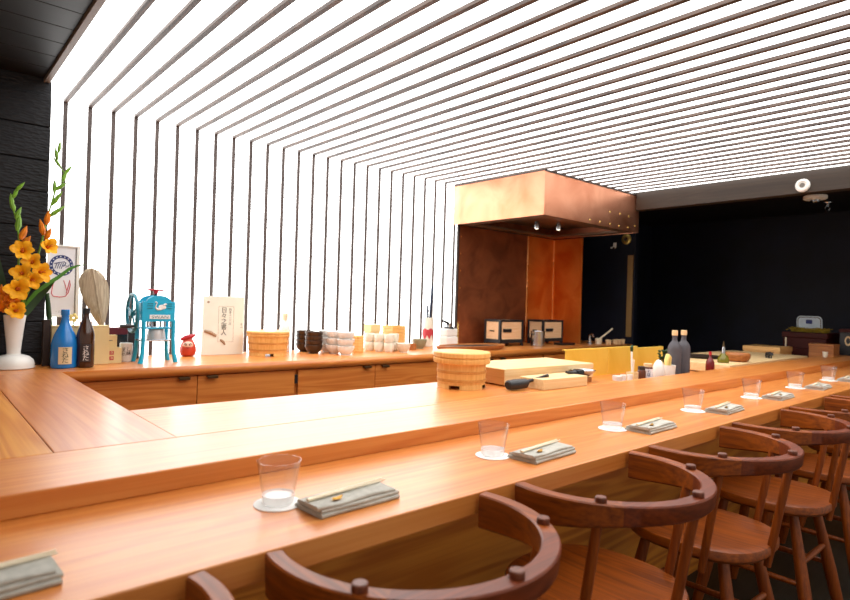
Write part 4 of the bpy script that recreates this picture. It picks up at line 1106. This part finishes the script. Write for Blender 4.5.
MB().tube([(-.022,0,.09),(-.024,0,.130),(-.008,0,.158),(.010,0,.146),(.012,0,.10)], [.012,.014,.015,.014,.010], 8).build('peel', M['lemon'], e2)

def greybottle(label, x, y, rz):
    t = thing('soy_bottle', label, 'bottle', (x, y, WS), rz, 'matte grey bottles on the bar')
    MB().lathe([(0,0),(.034,0),(.038,.004),(.0385,.02),(.0385,.190),(.036,.208),(.027,.228),(.016,.240),(.014,.250),(.014,.268),(.016,.270),(.016,.274),(0,.274)], (0,0,0), 36).build('bottle_body', M['bottle_grey'], t)
    MB().lathe([(0,.274),(.0155,.274),(.017,.276),(.017,.302),(.015,.304),(0,.304)], (0,0,0), 20).build('stopper', M['cork'], t)
greybottle('left matte grey bottle with a pale cork stopper', 3.418, 1.632, 0)
greybottle('right matte grey bottle, half hidden by its twin', 3.535, 1.632, .6)
for k, (x, y, r, lb) in enumerate(((2.765,1.618,.026,'leftmost'),(2.835,1.625,.017,'middle'),(2.885,1.615,.015,'rightmost'))):
    tag(MB().lathe([(0,0),(r*.7,0),(r*.75,.003),(r,.075),(r*.92,.076),(r*.65,.01),(0,.01)], (0,0,0), 22).build('white_dish', M['white_ceramic'], None, (x, y, WS)), f'{lb} little white dish before the brass screens', 'dish', 'little white dishes at the bar edge')
hr = thing('herb_pot', 'dark leafy herbs in a pot behind the grey bottles', 'plant', (3.80, 1.86, WS))
MB().lathe([(0,0),(.05,0),(.06,.07),(.055,.07),(.047,.01),(0,.01)], (0,0,0), 20).build('pot', M['dark_brown'], hr)
m = MB(); rnd = random.Random(11)
for k in range(60):
    a = rnd.uniform(0,2*PI); q = rnd.uniform(0,.05); h = rnd.uniform(.09,.155)
    p = Vector((q*math.cos(a), q*math.sin(a), .06)); e = Vector((1.5*q*math.cos(a), 1.5*q*math.sin(a), h))
    m.tube([tuple(p), tuple(e)], .002, 5)
    m.sphere(tuple(e), .012, (1,rnd.uniform(.4,1),.5), 5)
m.build('foliage', M['green_dark'], hr)

bd = thing('long_cutting_board', 'long pale board on the work surface under the black figurine', 'cutting board', (4.12, 1.585, WS))
MB().box(0,1.62,0,.62,.006,.066,.004).build('board', M['hinoki'], bd)
for x in (.1,1.5): MB().box(x-.02,x+.02,.02,.56,0,.006).build('batten_foot', M['hinoki_y'], bd)
BT = WS+.066
t = thing('red_sauce_bottle', 'small dark red round bottle before the oil bottle', 'bottle', (3.985, 1.66, WS))
MB().lathe([(0,0),(.022,0),(.027,.01),(.028,.06),(.026,.085),(.018,.106),(.009,.118),(.008,.135),(0,.135)], (0,0,0), 24).build('bottle_body', M['pot_red'], t)
MB().lathe([(0,.135),(.009,.135),(.010,.155),(0,.156)], (0,0,0), 16).build('cap', M['red_enamel'], t)
t = thing('oil_bottle', 'small pointed oil bottle right of the red bottle', 'bottle', (4.27, 1.69, BT))
MB().lathe([(0,0),(.034,0),(.038,.006),(.038,.025),(.030,.045),(.016,.062),(.014,.066),(0,.066)], (0,0,0), 24).build('bottle_body', M['oil'], t)
MB().lathe([(0,.066),(.013,.066),(.011,.100),(.009,.112),(0,.112)], (0,0,0), 18).build('neck', M['steel'], t)
MB().lathe([(0,.112),(.010,.112),(.006,.130),(.002,.152),(0,.153)], (0,0,0), 14).build('pourer', M['bronze'], t)
t = thing('wooden_bowl', 'round brown wooden bowl right of the oil bottle', 'bowl', (4.505, 1.690, BT))
MB().lathe([(0,0),(.06,0),(.075,.008),(.088,.03),(.088,.052),(.080,.062),(.074,.058),(.06,.02),(0,.016)], (0,0,0), 36).build('bowl_body', M['mid_brown'], t)
tag(MB().lathe([(0,0),(.10,0),(.13,.006),(.15,.016),(.146,.018),(.10,.009),(0,.008)], (0,0,0), 36).build('dark_plate', M['dark_brown'], None, (4.55, 1.97, BT)), 'flat dark plate on the pale board behind the wooden bowl', 'plate')
# little bull
t = MB()
verts = [(-.026,0,.034),(-.010,0,.036),(.008,0,.037),(.022,0,.041),(.034,0,.036),
         (-.024,-.008,.0),(-.024,.008,.0),(.018,-.008,.0),(.018,.008,.0)]
t.tube([(-.030,0,.030),(-.024,0,.033),(-.005,0,.032),(.012,0,.035),(.024,0,.036),(.036,0,.031),(.042,0,.027)], [.006,.013,.0135,.016,.012,.009,.006], 12)
for x in (-.020,.016):
    for y in (-.008,.008): t.tube([(x,y,.030),(x+.001,y,.015),(x,y,0)], [.007,.005,.0055], 8)
for y in (-1,1): t.tube([(.028,y*.006,.042),(.030,y*.013,.047),(.034,y*.013,.053)], [.003,.0025,.001], 6)
t.tube([(-.030,0,.032),(-.038,0,.025),(-.040,0,.012)], [.0025,.002,.003], 6)
tag(t.build('bull_figurine', M['black'], None, (5.10, 1.675, BT), -PI/2-.6), 'tiny black bull figurine on the pale board', 'figurine')

wb = thing('lidded_wooden_box', 'pale wooden box beyond the board with a stick upright behind it', 'box', (5.93, 1.96, WS))
MB().box(-.16,.16,-.15,.15,0,.075,.003).build('box_body', M['hinoki_y'], wb)
MB().box(-.165,.165,-.155,.155,.076,.118,.003).build('lid', M['hinoki_y'], wb)
tag(MB().tube([(0,0,0),(0,0,.20)], [.007,.006], 8).build('wooden_stick', M['bamboo'], None, (6.15, 1.88, WS)), 'thin upright stick behind the pale wooden box', 'stick')
rb = thing('red_lacquer_box', 'large dark red lacquer box at the far end of the work surface', 'box', (6.42, 1.74, WS))
MB().box(-.20,.20,-.165,.185,0,.10,.004).build('lower_tier', M['red_brown'], rb)
MB().box(-.20,.20,-.165,.185,.101,.20,.004).build('upper_tier', M['red_brown'], rb)
MB().box(-.21,.21,-.175,.195,.201,.250,.006).build('lid', M['red_brown'], rb)
RT = WS+.250
pb = thing('glazed_plate', 'pale blue rounded plate propped upright on the red lacquer box', 'plate', (6.45, 1.775, RT))
def rr(w, h, r, n=6):
    out_ = []
    for cx_, cz_, a_ in ((w-r,h-r,0),(-w+r,h-r,PI/2),(-w+r,-h+r,PI),(w-r,-h+r,3*PI/2)):
        for k in range(n+1): a = a_+PI/2*k/n; out_.append((cx_+r*math.cos(a), cz_+r*math.sin(a)))
    return out_
Mt = Matrix.Translation((0,0,.078)) @ Matrix.Rotation(-.16,4,'Y') @ Matrix(((0,0,1,0),(1,0,0,0),(0,1,0,0),(0,0,0,1)))
MB().prism(rr(.105,.075,.035), -.006, .006, Mt, .003).build('plate_body', M['plate_blue'], pb)
MB().prism(rr(.098,.068,.030), -.0075, -.006, Mt).build('glaze_pattern', M['grey_ink'], pb)
MB().prism(rr(.090,.060,.026), -.009, -.0075, Mt).build('plate_centre', M['plate_blue'], pb)
MB().prism(rr(.026,.020,.006), -.0105, -.009, Mt @ Matrix.Translation((0,.022,0))).build('glaze_mark', M['navy_ink'], pb)
m = MB(); rnd = random.Random(5)
for k in range(240):
    x = rnd.uniform(-.07,.05); y = rnd.uniform(-.16,.13); 
    m.tube([(x,y,.0),(x+rnd.uniform(-.02,.02), y+rnd.uniform(-.03,.03), rnd.uniform(.012,.035)),(x+rnd.uniform(-.03,.03), y+rnd.uniform(-.05,.05), rnd.uniform(.0,.045))], .003, 4)
tag(m.build('dry_moss', M['moss'], None, (6.33, 1.755, RT+.003)), 'yellow-brown dry moss before the pale blue plate', 'moss', None, 'stuff')
wb2 = thing('brown_wooden_box', 'reddish brown wooden box in front of the red lacquer box', 'box', (6.05, 1.545, WS))
MB().box(-.09,.09,-.090,.095,0,.145,.003).build('box_body', M['mid_brown'], wb2)
MB().box(-.093,.093,-.093,.098,.146,.165,.003).build('lid', M['mid_brown'], wb2)
tag(MB().lathe([(0,0),(.012,0),(.018,.01),(.020,.045),(.018,.046),(.015,.01),(0,.008)], (0,0,0), 18).build('tiny_white_cup', M['cream_ceramic'], None, (5.80, 1.475, TOP)), 'tiny pale cup before the reddish brown box', 'cup')
db = thing('dark_cabinet_box', 'dark box with a pale ring emblem at the right edge', 'box', (6.42, 1.33, TOP))
MB().box(-.14,.14,-.19,.16,0,.205,.003).build('box_body', M['black'], db)
MB().box(-.145,.145,-.195,.165,.206,.235,.003).build('lid', M['red_brown'], db)
MB().lathe([(.020,0),(.032,0),(.032,.003),(.020,.003),(.020,0)], (0,0,0), 32, Matrix.Translation((-.141,.095,.130)) @ Ry @ Matrix.Diagonal((1.35,.8,1,1))).build('ring_emblem', M['cork'], db)

# ------------------------------------------------------------------ beam and ceiling devices
t = thing('alarm_sounder', 'small round white alarm on the brown beam', 'alarm', (4.829, 1.394, 2.092))
MB().lathe([(0,0),(.046,0),(.048,.004),(.044,.020),(.030,.024),(.026,.018),(0,.018)], (0,0,0), 36, Ry).build('housing', M['white_paint'], t)
MB().lathe([(0,.018),(.018,.018),(.016,.022),(0,.022)], (0,0,0), 20, Ry).build('centre', M['grey_ink'], t)
t = thing('smoke_detector', 'white round smoke detector on the black ceiling', 'smoke detector', (5.93, 1.615, 2.20))
MB().lathe([(0,0),(.088,0),(.092,-.006),(.090,-.026),(.078,-.034),(0,-.034)], (0,0,0), 36).build('housing', M['white_paint'], t)
MB().lathe([(0,-.034),(.036,-.034),(.034,-.052),(.026,-.060),(0,-.061)], (0,0,0), 24).build('sensor', M['steel'], t)
t = thing('sprinkler', 'small metal sprinkler head right of the smoke detector', 'sprinkler', (6.35, 1.630, 2.20))
MB().lathe([(0,0),(.038,0),(.036,-.006),(.014,-.010),(.012,-.04),(0,-.04)], (0,0,0), 20).build('escutcheon', M['steel'], t)
m = MB()
for sy in (-1,1): m.tube([(0,sy*.010,-.038),(0,sy*.022,-.055),(0,sy*.006,-.078)], .0035, 6)
m.lathe([(0,-.078),(.022,-.078),(.022,-.082),(0,-.082)], (0,0,0), 16); m.build('deflector', M['steel'], t)

# ------------------------------------------------------------------ camera, world, view
cam_d = bpy.data.cameras.new('camera'); cam = bpy.data.objects.new('camera', cam_d); COL.objects.link(cam)
yaw, pitch, roll = math.radians(41.2723), math.radians(.1629), math.radians(1.7267)
f = Vector((math.sin(yaw)*math.cos(pitch), math.cos(yaw)*math.cos(pitch), math.sin(pitch)))
r = Vector((math.cos(yaw), -math.sin(yaw), 0)); u = r.cross(f)
r2 = r*math.cos(roll)+u*math.sin(roll); u2 = u*math.cos(roll)-r*math.sin(roll)
cam.matrix_world = Matrix(((r2.x,u2.x,-f.x,0),(r2.y,u2.y,-f.y,0),(r2.z,u2.z,-f.z,1.17),(0,0,0,1)))
cam_d.sensor_width = 36; cam_d.lens = 585.12/850*36; cam_d.clip_start = .02
cam_d.dof.use_dof = True; cam_d.dof.focus_distance = 2.3; cam_d.dof.aperture_fstop = 3.5
sc.camera = cam

w = bpy.data.worlds.new('dim_room'); sc.world = w; w.use_nodes = True
w.node_tree.nodes['Background'].inputs['Color'].default_value = (1, .9, .78, 1)
w.node_tree.nodes['Background'].inputs['Strength'].default_value = .36

sc.view_settings.view_transform = 'Standard'; sc.view_settings.look = 'None'
sc.view_settings.exposure = .85; sc.view_settings.gamma = 1; sc.view_settings.use_curve_mapping = False
try:
    sc.cycles.use_denoising = True
    sc.cycles.max_bounces = 8
except Exception: pass
